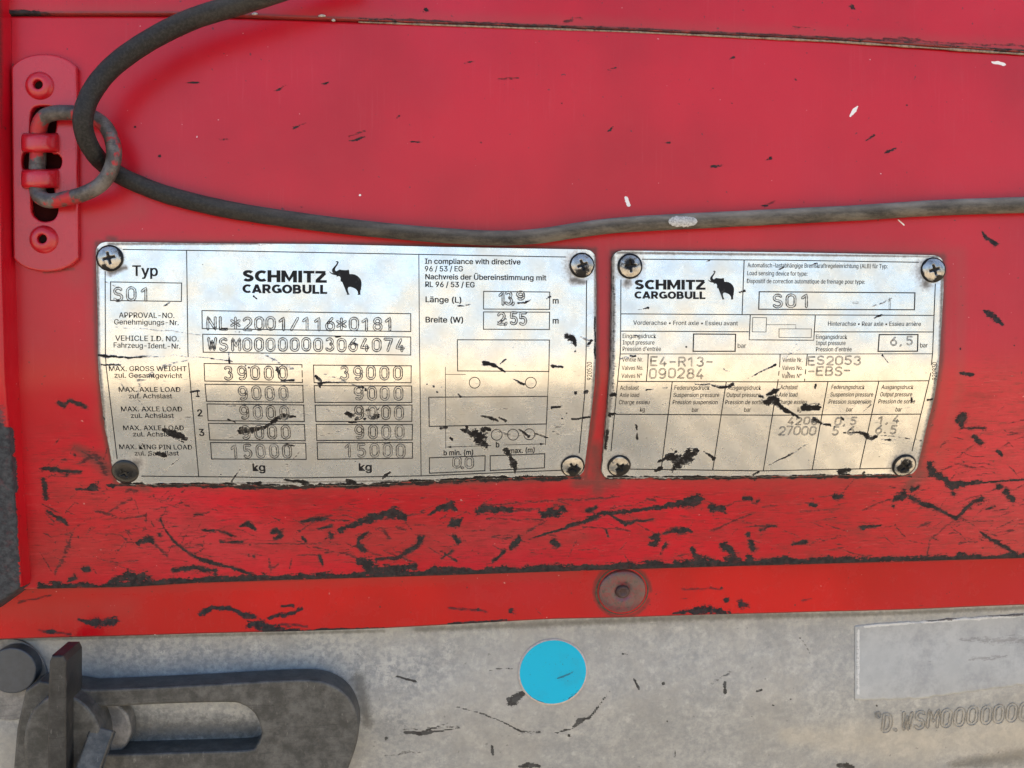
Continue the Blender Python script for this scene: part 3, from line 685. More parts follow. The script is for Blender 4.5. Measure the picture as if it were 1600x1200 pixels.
LPW = S('''255,479,.8 259,476,2 265,473,1.5;317,413,1.6;328,461,1;368,518,1.6;374,519,1.6;396,463,2 401,467,1.6;448,486,.8 455,483,1.2;525,526,2.5 532,526,1.5;553,537,2.5 558,539,2.5;609,512,2;545,541,1.8
153,555,3 177,557,3 200,559,2 228,558,1.6;323,559,.9 363,565,1;158,570,2 188,570,2;298,612,2 312,610,2;310,619,2;257,671,3.5 268,675,5 280,682,6.5 292,686,4.5;272,687,1 287,691,2.4;247,708,3.5 256,713,4.5
223,693,2 226,699,2;232,712,2;259,738,.8 268,725,1.4 280,718,1;345,741,2;375,732,1 362,752,2.5;358,550,1.2 358,567,2;357,655,2 367,660,1.6;433,576,3.5 437,583,2.5;440,594,2 459,594,2.6;384,571,2;389,575,2.5
376,672,5.5 391,673,4.5 413,667,3;413,667,3.5 428,658,5 440,651,6 461,651,2;494,587,2.8 503,597,3 519,597,2;501,599,5 502,604,2;519,597,1.2 541,598,1.2;556,603,2 567,605,3;571,609,3;576,608,2
543,645,4 550,650,5;572,641,3 580,640,2.5;588,650,5;558,655,3.5;571,655,3.2;584,653,4;545,660,1.6 558,660,2.2;596,695,1.4 609,692,2;441,697,2 461,695,2;455,721,1.5 470,704,.8;599,746,3.2 609,739,2.6;556,721,1.6
387,754,3 407,755,3.4;443,751,2.2 478,753,3.4;542,753,4 552,754,3.4;595,755,2 640,753,3 658,755,2;757,568,4.5 768,570,3.5 777,574,2.4 788,580,2;781,568,1 790,561,1.6;864,572,3.4 879,574,2.6;667,601,2.2;678,604,3;683,613,2.4
801,591,1 818,600,2.6;716,616,2 719,620,2.2;751,649,1.4 765,652,3.2 778,657,2.6;780,652,1.4 790,657,3;722,672,3 735,675,8 748,680,12 752,688,8 757,695,6;755,671,6 766,671,3.5;730,667,3
836,678,1.5 855,683,2.2;862,637,3.2 876,636,2.2;878,654,2;886,646,2;893,655,2 921,652,3;916,613,4;900,613,3.4;704,684,2.5 707,688,2.6;688,668,3 698,668,2.4;790,703,5 797,713,4.4 803,723,8 805,733,4 805,739,1.6
693,751,2 750,747,3.4 790,746,3;713,478,.8 725,478,2 737,475,1;808,474,1.4 820,473,2.6 829,469,1;854,467,1 860,463,1.5;885,526,4.5 895,530,6 897,540,2.4;924,532,3 918,538,3;777,503,1.4 791,499,1.8;899,548,2;929,495,1.6 930,560,2
150,590,2.5 151,600,3;155,640,2 160,655,3.4;156,620,3;805,571,1;690,605,1.2;812,671,2 827,682,3;590,640,2 594,636,1''')
LPD = S('''163,440,2 180,447,2;180,512,2 227,514,2.4 267,517,3 313,524,2;228,558,3 277,556,3 323,559,3;160,621,4 178,622,3;235,582,6 268,568,6 296,562,4;212,620,5 217,594,7 239,585,7;283,653,6 301,652,4
268,660,2 296,683,2 327,690,2;330,572,5;400,548,2 428,561,4 442,570,6 459,577,4;450,638,6 483,647,5;380,667,5;508,640,5 536,653,5;508,585,4 541,597,4 560,603,3;490,686,3 512,678,4 536,673,5 554,667,4
512,638,2 527,623,3 545,605,2;447,727,5 454,745,6;773,671,5 800,680,6;812,671,5 827,682,6;865,668,8 880,664,7;864,674,6 880,680,6;894,612,4;698,655,3 720,661,5;762,642,3 803,636,3;799,550,1.4 814,518,2.2
491,466,2 498,462,2;908,526,6 924,532,6 918,542,6;780,680,5 850,680,5;545,645,8 590,650,8;366,572,4;340,688,5 375,676,5;350,632,5 380,636,5;400,381,5 430,382,4;240,582,8;560,740,4;190,600,4 230,640,3''')
LPD += scatter(110, 160, 660, 560, 750, 30, 1.3, 12, 30) + scatter(50, 660, 925, 480, 745, 26, 1.2, 20, 30) + scatter(40, 160, 900, 395, 540, 16, .8, 15, 35)
LPF = S('''172,403,24;172,426,8 196,418,5;905,417,28;896,438,10 912,440,7;196,736,24 214,724,17;894,728,25;152,390,3 154,560,4 164,670,5 178,752,4;930,400,3 931,560,4 918,720,5;170,381,3 400,381,2;240,757,3 900,747,3;645,640,3''')
RPW = S('''1103,409,.8 1109,407,1.6;1155,457,1.6 1163,455,2.4;998,484,.6 1013,481,2;992,524,1.6 998,525,1.6;1073,542,2;985,556,2 993,556,2.2;1215,422,1 1224,418,1.8;1267,415,1 1277,411,1.5;1365,478,.5 1380,473,1.2 1399,463,.5
1366,497,1.2 1378,492,1.8;1378,555,1.4 1389,568,1;1168,592,.7 1190,580,1.3 1212,570,2.4;1131,577,2;1112,603,1.4 1132,605,3 1144,600,3.8;1088,601,1 1109,600,1.6;1009,609,1.4 1020,608,1.8;1034,607,1.2 1043,606,1.2
1187,620,2.4 1192,621,3;1200,616,3 1212,611,4.4 1219,608,2;1196,629,4.4 1208,624,8 1216,632,4.4 1228,640,3.4 1241,648,2.8;1254,638,3.5 1263,637,6.5 1275,637,6 1281,637,3;1275,600,2.2 1274,606,2;954,619,2.5 961,617,3.8;952,648,3.4 962,646,2
993,664,2.6 995,671,2.4;995,676,1.2 996,686,2.2;1046,714,6 1057,717,13 1068,718,12 1078,709,8 1090,703,3.4;1058,728,9;1027,722,1.6 1042,716,5;1022,737,2 1034,731,4;1062,731,4;1100,705,1 1110,712,2.5 1116,717,3.6;1175,742,1.5 1186,737,2.2
1243,648,2 1248,653,1.6;1272,655,4.4 1283,661,3 1297,665,2.8;1314,653,3 1318,656,2.4;1304,668,2.6;1318,676,1.4 1342,676,2.4 1352,679,4.2 1360,684,5.6 1367,683,3.4;1368,680,.8 1400,682,.8 1440,688,.8;1382,688,1 1392,687,2.2
1349,643,.7 1361,632,1.2;1424,622,2 1425,627,2.2;1446,582,1.6;1200,727,.8 1228,714,1.8 1263,693,.6;1232,711,1.6;1264,720,1.6;1374,713,1.6;1311,737,4.4 1322,735,5.4 1330,733,3;1272,743,2.4 1288,742,2.4;1449,625,2.2 1457,624,2.2;1350,739,3
957,600,2;949,672,3 945,700,3;1070,746,2 1200,746,2.4;1231,582,1.8 1234,586,1.4''')
RPD = S('''958,430,5 960,500,5 960,570,6 955,640,5;1131,578,4 1143,582,2;965,645,2.4 1010,637,2.2 1042,630,2;1228,560,2 1245,535,3;1120,712,2 1135,703,2;1310,475,2;1009,684,5;1463,560,4 1458,615,5;1400,578,3;1250,545,2 1220,560,2
1088,600,3 1140,603,4;1190,625,6 1230,640,5;1375,688,4 1400,688,4;1030,718,6;1370,695,2 1440,690,2;970,560,5 1000,555,3''')
RPD += scatter(60, 965, 1450, 560, 735, 22, 1.1, 18, 32) + scatter(30, 970, 1450, 400, 550, 20, .9, 20, 35)
RPF = S('''984,416,26;980,442,10;1450,423,26;1447,443,12;967,727,26;1411,727,27;1432,745,10;958,400,4 958,520,5 953,620,6 945,700,6;1473,410,3 1468,570,4 1455,640,6 1436,720,6;965,395,3 1470,401,2;950,746,3 1420,743,3''')

LPD += [[(u, v, w_*1.8+1) for u, v, w_ in st] for st in LPW if st[0][1] > 545 and max(q_[2] for q_ in st) < 5]; RPD += [[(u, v, w_*1.6+.8) for u, v, w_ in st] for st in RPW if st[0][1] > 560 and max(q_[2] for q_ in st) < 5]
LPW = [[(u, v, w_*(.75 if w_ < 3.2 else .95)) for u, v, w_ in st] for st in LPW]; RPW = [[(u, v, w_*(.78 if w_ < 3.2 else .95)) for u, v, w_ in st] for st in RPW]
lp = thing('data_plate', tuple(LP.pt([540.], [570.])[0]), 'larger aluminium data plate with five rows of weight boxes and a wheel diagram', 'plate')
rp = thing('data_plate', tuple(RP.pt([1210.], [570.])[0]), 'smaller aluminium brake pressure plate at the right with axle columns', 'plate')
class PB:                          # adapts the side lists (v, u) for build()
    pass
def make(p, step, parent, seed, **f):
    vt = min(q[1] for q in p.top); vb = max(q[1] for q in p.bottom)
    saveL, saveR = p.left, p.right
    u0 = min(q[1] for q in saveL); u1 = max(q[1] for q in saveR)
    class LL(list): pass
    l2 = LL([(u0, 0)]+list(saveL)); r2 = LL([(u1, 0)]+list(saveR))
    # pl() needs increasing first items; give it the true (v, u) lists
    global pl
    old = pl
    def pl2(pts, x):
        return old(pts[1:] if isinstance(pts, LL) else pts, x)
    pl = pl2; p.left, p.right = l2, r2
    o = p.build(step, M['plate'], parent, seed, **f)
    pl = old; p.left, p.right = saveL, saveR
    return o
LPW += jag(BOT_L, .4, 3.4, 11, -3, 31, 180, 910); RPW += jag(BOT_R, .2, 2.4, 12, -3, 32, 950, 1425)
make(LP, 1.6, lp, 3, wear=LPW, dry=LPD, film=LPF, zone=S('170,600,40 400,650,85 600,650,75;700,660,60 880,650,60'))
make(RP, 1.6, rp, 7, wear=RPW, dry=RPD, film=RPF, zone=S('1000,615,28 1250,625,34 1430,650,30'))

# ------------------------------------------------------------------ printing on the plates
FONT = None
try: FONT = bpy.data.fonts.load(os.path.join(bpy.utils.system_resource('DATAFILES'), 'fonts', 'Inter.woff2'))
except Exception: pass
_tcache = {}
def text_mesh(s, bold):
    key = (s, bold)
    if key not in _tcache:
        c = bpy.data.curves.new('t', 'FONT'); c.body = s; c.resolution_u = 12; c.size = 20
        if FONT: c.font = FONT
        o = bpy.data.objects.new('t', c); COL.objects.link(o); bpy.context.view_layer.update()
        me = bpy.data.meshes.new_from_object(o.evaluated_get(bpy.context.evaluated_depsgraph_get()))
        bpy.data.objects.remove(o); bpy.data.curves.remove(c)
        V = np.zeros(len(me.vertices)*3); me.vertices.foreach_get('co', V)
        faces = [tuple(p.vertices) for p in me.polygons]
        bpy.data.meshes.remove(me)
        V = V.reshape(-1, 3)/20
        # heavier weight: the same outlines printed again a hair to either side
        n = len(V); VV, FF = [], []
        for k, (dx, dy) in enumerate(((-1, -.5), (1, .5), (-1, .5), (1, -.5)) if bold > .015 else ((-1, -.5), (1, .5))):
            VV.append(V+np.array([dx*bold, dy*bold, k])); FF += [tuple(i+k*n for i in f) for f in faces]
        _tcache[key] = (np.concatenate(VV), FF)
    return _tcache[key]
CAPH = text_mesh('H', 0)[0][:, 1].max()
LIFT = [0.00005]
def print_text(p, parent, s, u0, u1, bl, cap, bl2=None, bold=.014, name='lettering', rot=False, label=None):
    V, faces = text_mesh(s, bold)
    x = (V[:, 0]-V[:, 0].min())/np.ptp(V[:, 0]); y = V[:, 1]/CAPH*cap
    if rot:                       # reads upwards: u0 = baseline u, from v=bl up to v=u1
        u = u0-y; v = bl+(u1-bl)*x
        uu, vv = u, v
    else:
        b = bl+((bl2 if bl2 is not None else bl)-bl)*x
        s0, s1 = p.shear(u0, bl), p.shear(u1, bl)
        vv = b-y; uu = u0+(u1-u0)*x-(s0+(s1-s0)*x)*y
    P = p.pt(uu, vv, LIFT[0]+V[:, 2]*.000003)
    me = bpy.data.meshes.new(name); me.from_pydata(P.tolist(), [], faces); me.update()
    return rel(obj(name, me, M['ink'], label=label), parent)
def ribbon(p, pts, w, closed=False, lift=.00004):
    """flat line of half-width w/2 px along photo-pixel points; returns points, faces"""
    Q = [np.array(q, float) for q in pts]
    if closed: Q.append(Q[0])
    out = []
    for a, b in zip(Q[:-1], Q[1:]):
        n = max(1, int(np.hypot(*(b-a))/12)); 
        for i in range(n): out.append(a+(b-a)*i/n)
    out.append(Q[-1]); A = np.array(out)
    T = np.gradient(A, axis=0)
    if closed:
        t = A[1]-A[-2]; T[0] = T[-1] = t
    T /= np.linalg.norm(T, axis=1)[:, None]+1e-9
    Nn = np.stack([-T[:, 1], T[:, 0]], 1)*w/2
    L, Rr = A+Nn, A-Nn
    G = np.stack([L, Rr])
    return p.pt(G[..., 0], G[..., 1], lift)
def join_grids(name, grids, mat, parent, **kw):
    Vs, Fs, o = [], [], 0
    for G in grids:
        ny, nx = G.shape[:2]; idx = np.arange(ny*nx).reshape(ny, nx)+o
        Fs.append(np.stack([idx[:-1, :-1], idx[1:, :-1], idx[1:, 1:], idx[:-1, 1:]], -1).reshape(-1, 4)); Vs.append(G.reshape(-1, 3)); o += ny*nx
    return rel(obj(name, rawmesh(np.concatenate(Vs), np.concatenate(Fs), False), mat, **kw), parent)
def box(p, parent, a, b, c, d, w=1.45, name='printed_box'):
    e = w*.5
    gs = [ribbon(p, [a, b], w), ribbon(p, [(b[0], b[1]-e), (c[0], c[1]+e)], w, lift=.000055), ribbon(p, [c, d], w), ribbon(p, [(d[0], d[1]+e), (a[0], a[1]-e)], w, lift=.000055)]
    return join_grids(name, gs, M['ink'], parent)
_ll = [0]
def line(p, parent, pts, w=1.45, name='printed_line'):
    _ll[0] += 1
    return join_grids(name, [ribbon(p, pts, w, lift=.00004+.000002*(_ll[0] % 12))], M['ink'], parent)
def ring(p, parent, u, v, r, w=1.2, name='wheel_symbol'):
    return join_grids(name, [ribbon(p, circ(u, v, r, n=28), w, closed=True)], M['ink'], parent)
def polyfill(p, parent, pts, name, lift=.00006, label=None):
    P = p.pt([q[0] for q in pts], [q[1] for q in pts], lift)
    me = bpy.data.meshes.new(name); me.from_pydata(P.tolist(), [], [tuple(range(len(pts)))])
    import bmesh
    b = bmesh.new(); b.from_mesh(me); bmesh.ops.triangulate(b, faces=b.faces[:]); b.to_mesh(me); b.free()
    return rel(obj(name, me, M['ink'], label=label), parent)

# heavy display capitals of the maker's name: thick pen strokes on a unit cap height
def arcp(cx, cy, rx, ry, a0, a1, n=14): return [(cx+rx*math.cos(math.radians(a)), cy+ry*math.sin(math.radians(a))) for a in np.linspace(a0, a1, n)]
T_ = .13                           # half stroke
HEAVY = {
 'S': (.78, [arcp(.40, .70, .24, .175, 25, 250, 12)+arcp(.37, .305, .25, .18, 75, -155, 12)]),
 'C': (.80, [arcp(.47, .5, .34, .37, 48, 312, 22)]),
 'H': (.88, [[(.14, 0), (.14, 1)], [(.74, 0), (.74, 1)], [(.14, .5), (.74, .5)]]),
 'M': (1.06, [[(.14, 0), (.14, 1)], [(.92, 0), (.92, 1)], [(.17, .93), (.53, .22), (.89, .93)]]),
 'I': (.34, [[(.17, 0), (.17, 1)]]),
 'T': (.74, [[(.37, 0), (.37, .9)], [(0, .885), (.74, .885)]]),
 'Z': (.80, [[(.02, .885), (.70, .885)], [(.66, .83), (.14, .17)], [(.04, .115), (.78, .115)]]),
 'A': (.90, [[(.12, 0), (.45, .98)], [(.45, .98), (.78, 0)], [(.24, .26), (.66, .26)]]),
 'R': (.82, [[(.14, 0), (.14, 1)], [(.14, .885), (.44, .885)]+arcp(.44, .665, .19, .22, 90, -90, 10)+[(.14, .445)], [(.40, .44), (.68, 0)]]),
 'G': (.88, [arcp(.47, .5, .34, .37, 50, 300, 22)+[(.74, .17), (.74, .47)], [(.50, .46), (.80, .46)]]),
 'O': (.92, [arcp(.46, .5, .33, .38, 0, 360, 30)]),
 'B': (.82, [[(.14, 0), (.14, 1)], [(.14, .885), (.42, .885)]+arcp(.42, .70, .17, .185, 90, -90, 9)+[(.14, .515)], [(.42, .515)]+arcp(.45, .315, .20, .2, 90, -90, 9)+[(.14, .115)]]),
 'U': (.86, [[(.14, 1), (.14, .42)]+arcp(.43, .40, .29, .28, 180, 360, 14)+[(.72, 1)]]),
 'L': (.66, [[(.14, 1), (.14, 0)], [(.14, .115), (.64, .115)]]),
}
def heavy(p, parent, s, u0, u1, bl, cap, bl2=None, gap=.035):
    ws = [HEAVY[c][0] for c in s]; tot = sum(ws)+gap*(len(s)-1); k = (u1-u0)/tot; x = 0
    for c, w_ in zip(s, ws):
        gs = []
        for si, st in enumerate(HEAVY[c][1]):
            a = np.array([q_ for i_, q_ in enumerate(st) if i_ == 0 or math.hypot(q_[0]-st[i_-1][0], q_[1]-st[i_-1][1]) > 1e-3], float); closed = c == 'O'
            if closed: a = a[:-1]; T = np.roll(a, -1, 0)-np.roll(a, 1, 0)
            else: T = np.gradient(a, axis=0)
            T /= np.linalg.norm(T, axis=1)[:, None]; Nn = np.stack([-T[:, 1], T[:, 0]], 1)
            mit = np.ones(len(a))
            for i in range(1, len(a)-1):
                d1 = a[i]-a[i-1]; d2 = a[i+1]-a[i]; d1 = d1/np.linalg.norm(d1); d2 = d2/np.linalg.norm(d2)
                mit[i] = min(1/max(math.sqrt((1+d1@d2)/2), .5), 1.6)
            vert = abs(T[:, 1])[:, None]
            hw = (T_*(.86+.14*vert))*mit[:, None]
            A, B = a+Nn*hw, a-Nn*hw
            if closed: A = np.vstack([A, A[:1]]); B = np.vstack([B, B[:1]])
            G = np.stack([A, B]); X = (x+G[..., 0])*k; Y = np.clip(G[..., 1], 0, 1)*cap
            b = bl+((bl2 or bl)-bl)*X/(u1-u0)
            gs.append(p.pt(u0+X, b-Y, .00005+si*.000004))
        join_grids('logo_letter', gs, M['ink'], parent)
        x += w_+gap

ELE = [(878, 207), (884, 203), (894, 203), (902, 209), (902, 217), (897, 222), (896, 229), (888, 242), (879, 254), (873, 266), (872, 276), (877, 284), (886, 287), (897, 279), (912, 272), (925, 276), (940, 277), (962, 278), (988, 274), (990, 292), (993, 311), (1012, 310), (1035, 314),
       (1056, 324), (1072, 338), (1084, 352), (1092, 374), (1093, 400), (1089, 425), (1090, 440), (1085, 441), (1083, 462), (1084, 484), (1058, 484), (1064, 474), (1060, 455), (1052, 443), (1040, 432), (1022, 424), (1000, 417), (984, 419), (978, 432), (980, 452), (986, 468),
       (994, 483), (969, 483), (971, 472), (962, 452), (953, 428), (942, 403), (934, 382), (928, 371), (920, 376), (917, 362), (919, 348), (914, 332), (900, 327), (892, 331), (884, 333), (886, 322), (872, 319), (850, 314), (836, 305), (826, 295), (822, 288), (831, 292), (845, 301),
       (856, 303), (848, 292), (846, 278), (850, 266), (862, 251), (876, 236), (886, 222), (890, 213), (884, 210), (878, 214)]

def T(p, par, s, u0, u1, bl, cap=8, bl2=None, bold=.012, **k): return print_text(p, par, s, u0, u1, bl, cap, bl2, bold, **k)
q = (LP, lp)
line(*q, [(191.7, 389.7), (360, 392.1), (640, 397.2), (884, 401.6)]); line(*q, [(164.2, 424), (164.7, 550), (165.7, 572), (183, 717)])
line(*q, [(220.7, 744), (380, 745.5), (459, 747), (660, 743.6), (878, 734.7)]); line(*q, [(916.5, 438), (915.8, 553), (913.7, 615), (905, 708)])
line(*q, [(291.5, 391.5), (293.6, 550), (295, 572), (310.5, 744.5)]); line(*q, [(654.4, 397), (655.4, 540), (656, 568), (658, 743.3)], 1.3)
for b_ in ([(172.8, 440.5), (283.8, 442.3), (283.3, 471), (172.8, 469.5)], [(315.5, 485.3), (641.8, 490.2), (641.8, 518.1), (316, 513.5)], [(316.7, 522.2), (641.8, 526.6), (641.8, 554.8), (317.5, 550.3)],
           [(318.8, 568), (471.7, 569.8), (472.6, 597.7), (320, 595.5)], [(320.2, 600.4), (473.1, 602.1), (473.9, 628.8), (322.8, 627)], [(323.4, 631.2), (474.6, 632.9), (475.5, 658.7), (325.2, 657.3)],
           [(325.7, 661.5), (475.7, 663.5), (476.8, 688.8), (327.9, 687.5)], [(328.9, 691.5), (477.5, 692.6), (478.5, 717.8), (330.7, 717.2)],
           [(489.6, 570.5), (642.6, 571.6), (642.2, 598), (490.9, 598)], [(490.9, 602.6), (643.1, 603.2), (643.5, 629), (492.2, 628.8)], [(492.4, 633.2), (643.7, 633), (643.5, 658.5), (493.7, 658.7)],
           [(494, 663.1), (644.6, 663.3), (644, 687.5), (495.1, 688.4)], [(495.5, 691.7), (644.6, 691.7), (644.4, 716), (496.4, 717.8)],
           [(755.7, 455.3), (859, 456.3), (858.8, 483.4), (755.5, 482.9)], [(755.5, 487.4), (858.8, 487.8), (858.4, 514.8), (755.5, 514.4)],
           [(714.6, 530.9), (858.6, 531.3), (857.5, 580.4), (715, 579.6)], [(670, 620.7), (855.6, 619.4), (853.8, 662.5), (670.6, 666.3)],
           [(671, 715.4), (758, 712.2), (757.6, 735.6), (671, 739.4)], [(766, 712.2), (851.3, 709), (850.6, 731), (766, 735.3)]):
    box(*q, *b_)
for u, v in ((741.6, 598), (829.4, 598), (776.1, 679.4), (801.6, 679.2), (827, 678.6)): ring(*q, u, v, 8.5)
line(*q, [(695.9, 573.4), (696.6, 701)], .9); line(*q, [(696.3, 584.9), (727.6, 585.3)], .8); line(*q, [(857.4, 581), (855.6, 620), (852.3, 695.3)], .9)
line(*q, [(700, 698.6), (767.5, 696.3)], .8, 'dimension_line'); line(*q, [(788, 695.3), (850, 693.8)], .8, 'dimension_line')
polyfill(*q, [(697.4, 698.8), (705, 696.6), (705.2, 700.2)], 'arrowhead'); polyfill(*q, [(852, 693.7), (843.6, 692.2), (843.8, 695.8)], 'arrowhead')
T(*q, 'Typ', 206.7, 246.7, 431, 16.2, bold=.018)
T(*q, 'APPROVAL-NO.', 185.8, 272.5, 496.3, 8.2, 497); T(*q, 'Genehmigungs-Nr.', 178.3, 279.2, 506.8, 8, 508)
T(*q, 'VEHICLE I.D. NO.', 180, 279.2, 532.3, 8.2, 533.4); T(*q, 'Fahrzeug-Ident.-Nr.', 177.5, 281.7, 543, 8, 545)
T(*q, 'MAX. GROSS WEIGHT', 170.3, 291.8, 579.7, 7.7, 580); T(*q, 'zul. Gesamtgewicht', 178.9, 284.9, 590, 7.5, 590.8)
for a, b_, c, d, e, f in ((185.8, 282.1, 612.3, 201.4, 269.3, 622.4), (189.5, 284.9, 642.8, 204.5, 272, 653), (192.8, 287.6, 672.3, 208.2, 274.8, 682)):
    T(*q, 'MAX. AXLE LOAD', a, b_, c, 7.4); T(*q, 'zul. Achslast', d, e, f, 7.2)
T(*q, 'MAX. KING PIN LOAD', 186.8, 300.4, 701.8, 7.2, 702.4); T(*q, 'zul. Sattellast', 210.6, 279.7, 711.7, 7)
T(*q, '1', 306, 312, 620, 10.6, bold=.022); T(*q, '2', 308.7, 316.8, 650.5, 10.6, bold=.022); T(*q, '3', 311.4, 319.6, 681, 10.6, bold=.022)
T(*q, 'kg', 395, 414.8, 736, 11.4, bold=.022); T(*q, 'kg', 560.6, 581.1, 735.5, 11.4, bold=.022)
heavy(*q, 'SCHMITZ', 378.8, 511, 440.2, 18.6, 442); heavy(*q, 'CARGOBULL', 378.8, 511.5, 458, 14.2, 459.4)
polyfill(*q, [(360+x/5.333, 370+y/5.333) for x, y in ELE], 'elephant_emblem')
T(*q, 'In compliance with directive', 663.8, 813.4, 412, 8, 413.2, .022); T(*q, '96 / 53 / EG', 663.8, 723.4, 424, 8.2, bold=.018)
T(*q, 'Nachweis der Übereinstimmung mit', 664.4, 853.8, 436.2, 8, 438, .022); T(*q, 'RL 96 / 53 / EG', 664.4, 741.8, 448.2, 8.2, 449, .022)
T(*q, 'Länge (L)', 664.8, 721, 472, 8.6, 473, .022); T(*q, 'Breite (W)', 664.8, 723.8, 503.7, 8.6, 504, .022)
T(*q, 'm', 863.5, 873, 474.3, 9, bold=.022); T(*q, 'm', 863.5, 873, 505.4, 9, bold=.022)
T(*q, 'b', 774.6, 780.2, 699, 8.4, bold=.022); T(*q, 'b min. (m)', 692.9, 739.4, 711.4, 7.6, 710.4, .022); T(*q, 'b max. (m)', 787, 835.4, 708.6, 7.6, 706.6, .022)
print_text(*q, '920520', 924.6, 565.5, 594, 7.4, bold=.012, rot=True)
q = (RP, rp)
line(*q, [(1003, 405), (1220, 406.5), (1436, 409.8)]); line(*q, [(970.2, 437), (969.7, 540), (969, 554), (954.7, 705)]); line(*q, [(984.5, 733), (1191, 735.8), (1393, 731.6)])
line(*q, [(1461.5, 443), (1457.3, 550), (1454, 585), (1425, 705)]); line(*q, [(1162.8, 406), (1159.6, 491)]); line(*q, [(970, 490.4), (1200, 491.8), (1460, 492.8)])
line(*q, [(969.8, 517.4), (1170, 518.4)]); line(*q, [(1172.4, 491.5), (1170.7, 531), (1271.6, 531.6), (1274, 493)]); line(*q, [(1272.8, 518.5), (1458.4, 518.7)])
box(*q, (1176.3, 496), (1197.8, 496.4), (1196.9, 518.8), (1175.4, 518.4), .9); line(*q, [(1197.8, 507.4), (1243.5, 507.3), (1243.5, 513.6)], .8)
box(*q, (1217.4, 513.8), (1268, 514), (1267.5, 527.5), (1217.2, 527.1), .9); line(*q, [(969.3, 553), (1200, 553.3), (1456.5, 552.8)], 1.2)
box(*q, (1083.9, 521.9), (1149.5, 522.3), (1148.6, 548.9), (1083, 548.9), 1.8); box(*q, (1374, 522.8), (1434.4, 522.8), (1433.6, 548.7), (1372, 549), 1.8)
box(*q, (1186.4, 455.8), (1429.7, 457.6), (1428.8, 484), (1185.5, 483.2), 1.7)
line(*q, [(1012.8, 553.4), (1012.2, 570), (1010, 595.4)]); line(*q, [(1219, 553.4), (1218.4, 570), (1215.5, 596.5), (1192.8, 735)]); line(*q, [(1261.5, 553.4), (1257.2, 595.4)])
line(*q, [(966, 595.9), (1215.5, 596.8), (1452.2, 595)]); line(*q, [(961.2, 647.3), (1207, 648.8), (1439.6, 647.1)])
for a, b_ in (((1050.5, 596), (1033, 733.8)), ((1134.8, 597), (1113.5, 735)), ((1293.8, 595.4), (1269, 734.6)), ((1373.4, 595.2), (1343.4, 732.6))): line(*q, [a, b_])
c_ = dict(bold=.010)
T(*q, 'Automatisch-lastabhängige Bremskraftregeleinrichtung (ALB) für Typ:', 1168, 1387, 417.6, 6.7, 419.3, **c_)
T(*q, 'Load sensing device for type:', 1167.6, 1261.7, 430, 6.7, 431, **c_); T(*q, 'Dispositif de correction automatique de freinage pour type:', 1167, 1351.5, 442.3, 6.7, 443.6, **c_)
T(*q, 'Vorderachse • Front axle • Essieu avant', 989.5, 1153, 507.4, 6.7, 508.4, **c_); T(*q, 'Hinterachse • Rear axle • Essieu arrière', 1293.8, 1439, 509, 6.7, 509.4, **c_)
for x0, ws, bs in ((972.9, (1025.2, 1022.6, 1032.8), (528.2, 538.4, 548.4)), (1275, (1323.8, 1321.3, 1330.7), (529.6, 539.2, 549))):
    for s_, e, b_ in zip(('Eingangsdruck', 'Input pressure', "Pression d'entrée"), ws, bs): T(*q, s_, x0, e, b_, 6.7, **c_)
T(*q, 'bar', 1152.6, 1165.8, 543.6, 7, **c_); T(*q, 'bar', 1437.8, 1449.4, 542.9, 7, **c_)
for x0, e, bs in ((972, 1005, (565, 578, 590.4)), (1222.5, 1254, (565.6, 578, 590.7))):
    for i, (s_, b_) in enumerate(zip(('Ventile Nr.', 'Valves No.', 'Valves N°'), bs)): T(*q, s_, x0-i*.6, e-(2 if i == 2 else 0), b_, 6.6, **c_)
for s_, x0, x1, b_ in (('Achslast', 968.6, 998, 609), ('Axle load', 968, 998.5, 620.3), ('Charge essieu', 966.8, 1014.6, 631.6), ('kg', 999.8, 1007.4, 643), ('Federungsdruck', 1053.6, 1108.5, 609), ('Suspension pressure', 1052, 1123.6, 620.3),
        ('Pression suspension', 1050.9, 1120.9, 631.6), ('bar', 1081, 1091, 643.5), ('Ausgangsdruck', 1136.6, 1188.8, 609), ('Output pressure', 1134.8, 1187.9, 620.3), ('Pression de sortie', 1133, 1192.8, 631.6), ('bar', 1162.6, 1172.5, 643.5),
        ('Achslast', 1218.8, 1246, 608.3), ('Axle load', 1216.5, 1245.6, 619.8), ('Charge essieu', 1215, 1260, 631.2), ('kg', 1245.6, 1252, 643), ('Federungsdruck', 1298.8, 1350.6, 608), ('Suspension pressure', 1297, 1364, 619.6),
        ('Pression suspension', 1294.3, 1360.7, 630.8), ('bar', 1321.9, 1331.8, 643), ('Ausgangsdruck', 1377, 1426.9, 608), ('Output pressure', 1374.8, 1425, 619.4), ('Pression de sortie', 1372, 1429.3, 630.4), ('bar', 1398.8, 1408.5, 643)):
    T(*q, s_, x0, x1, b_, 6.5, **c_)
print_text(*q, '920930', 1463.8, 566, 594, 7.2, bold=.012, rot=True)
heavy(*q, 'SCHMITZ', 991.3, 1102.8, 452.4, 15.6, 452.8); heavy(*q, 'CARGOBULL', 991.3, 1102.6, 466.8, 11.9, 467.4)
polyfill(*q, [(940+(948+(x-822)*.8667)/5.714, 370+(303+(y-203)*.914)/5.714) for x, y in ELE], 'elephant_emblem')

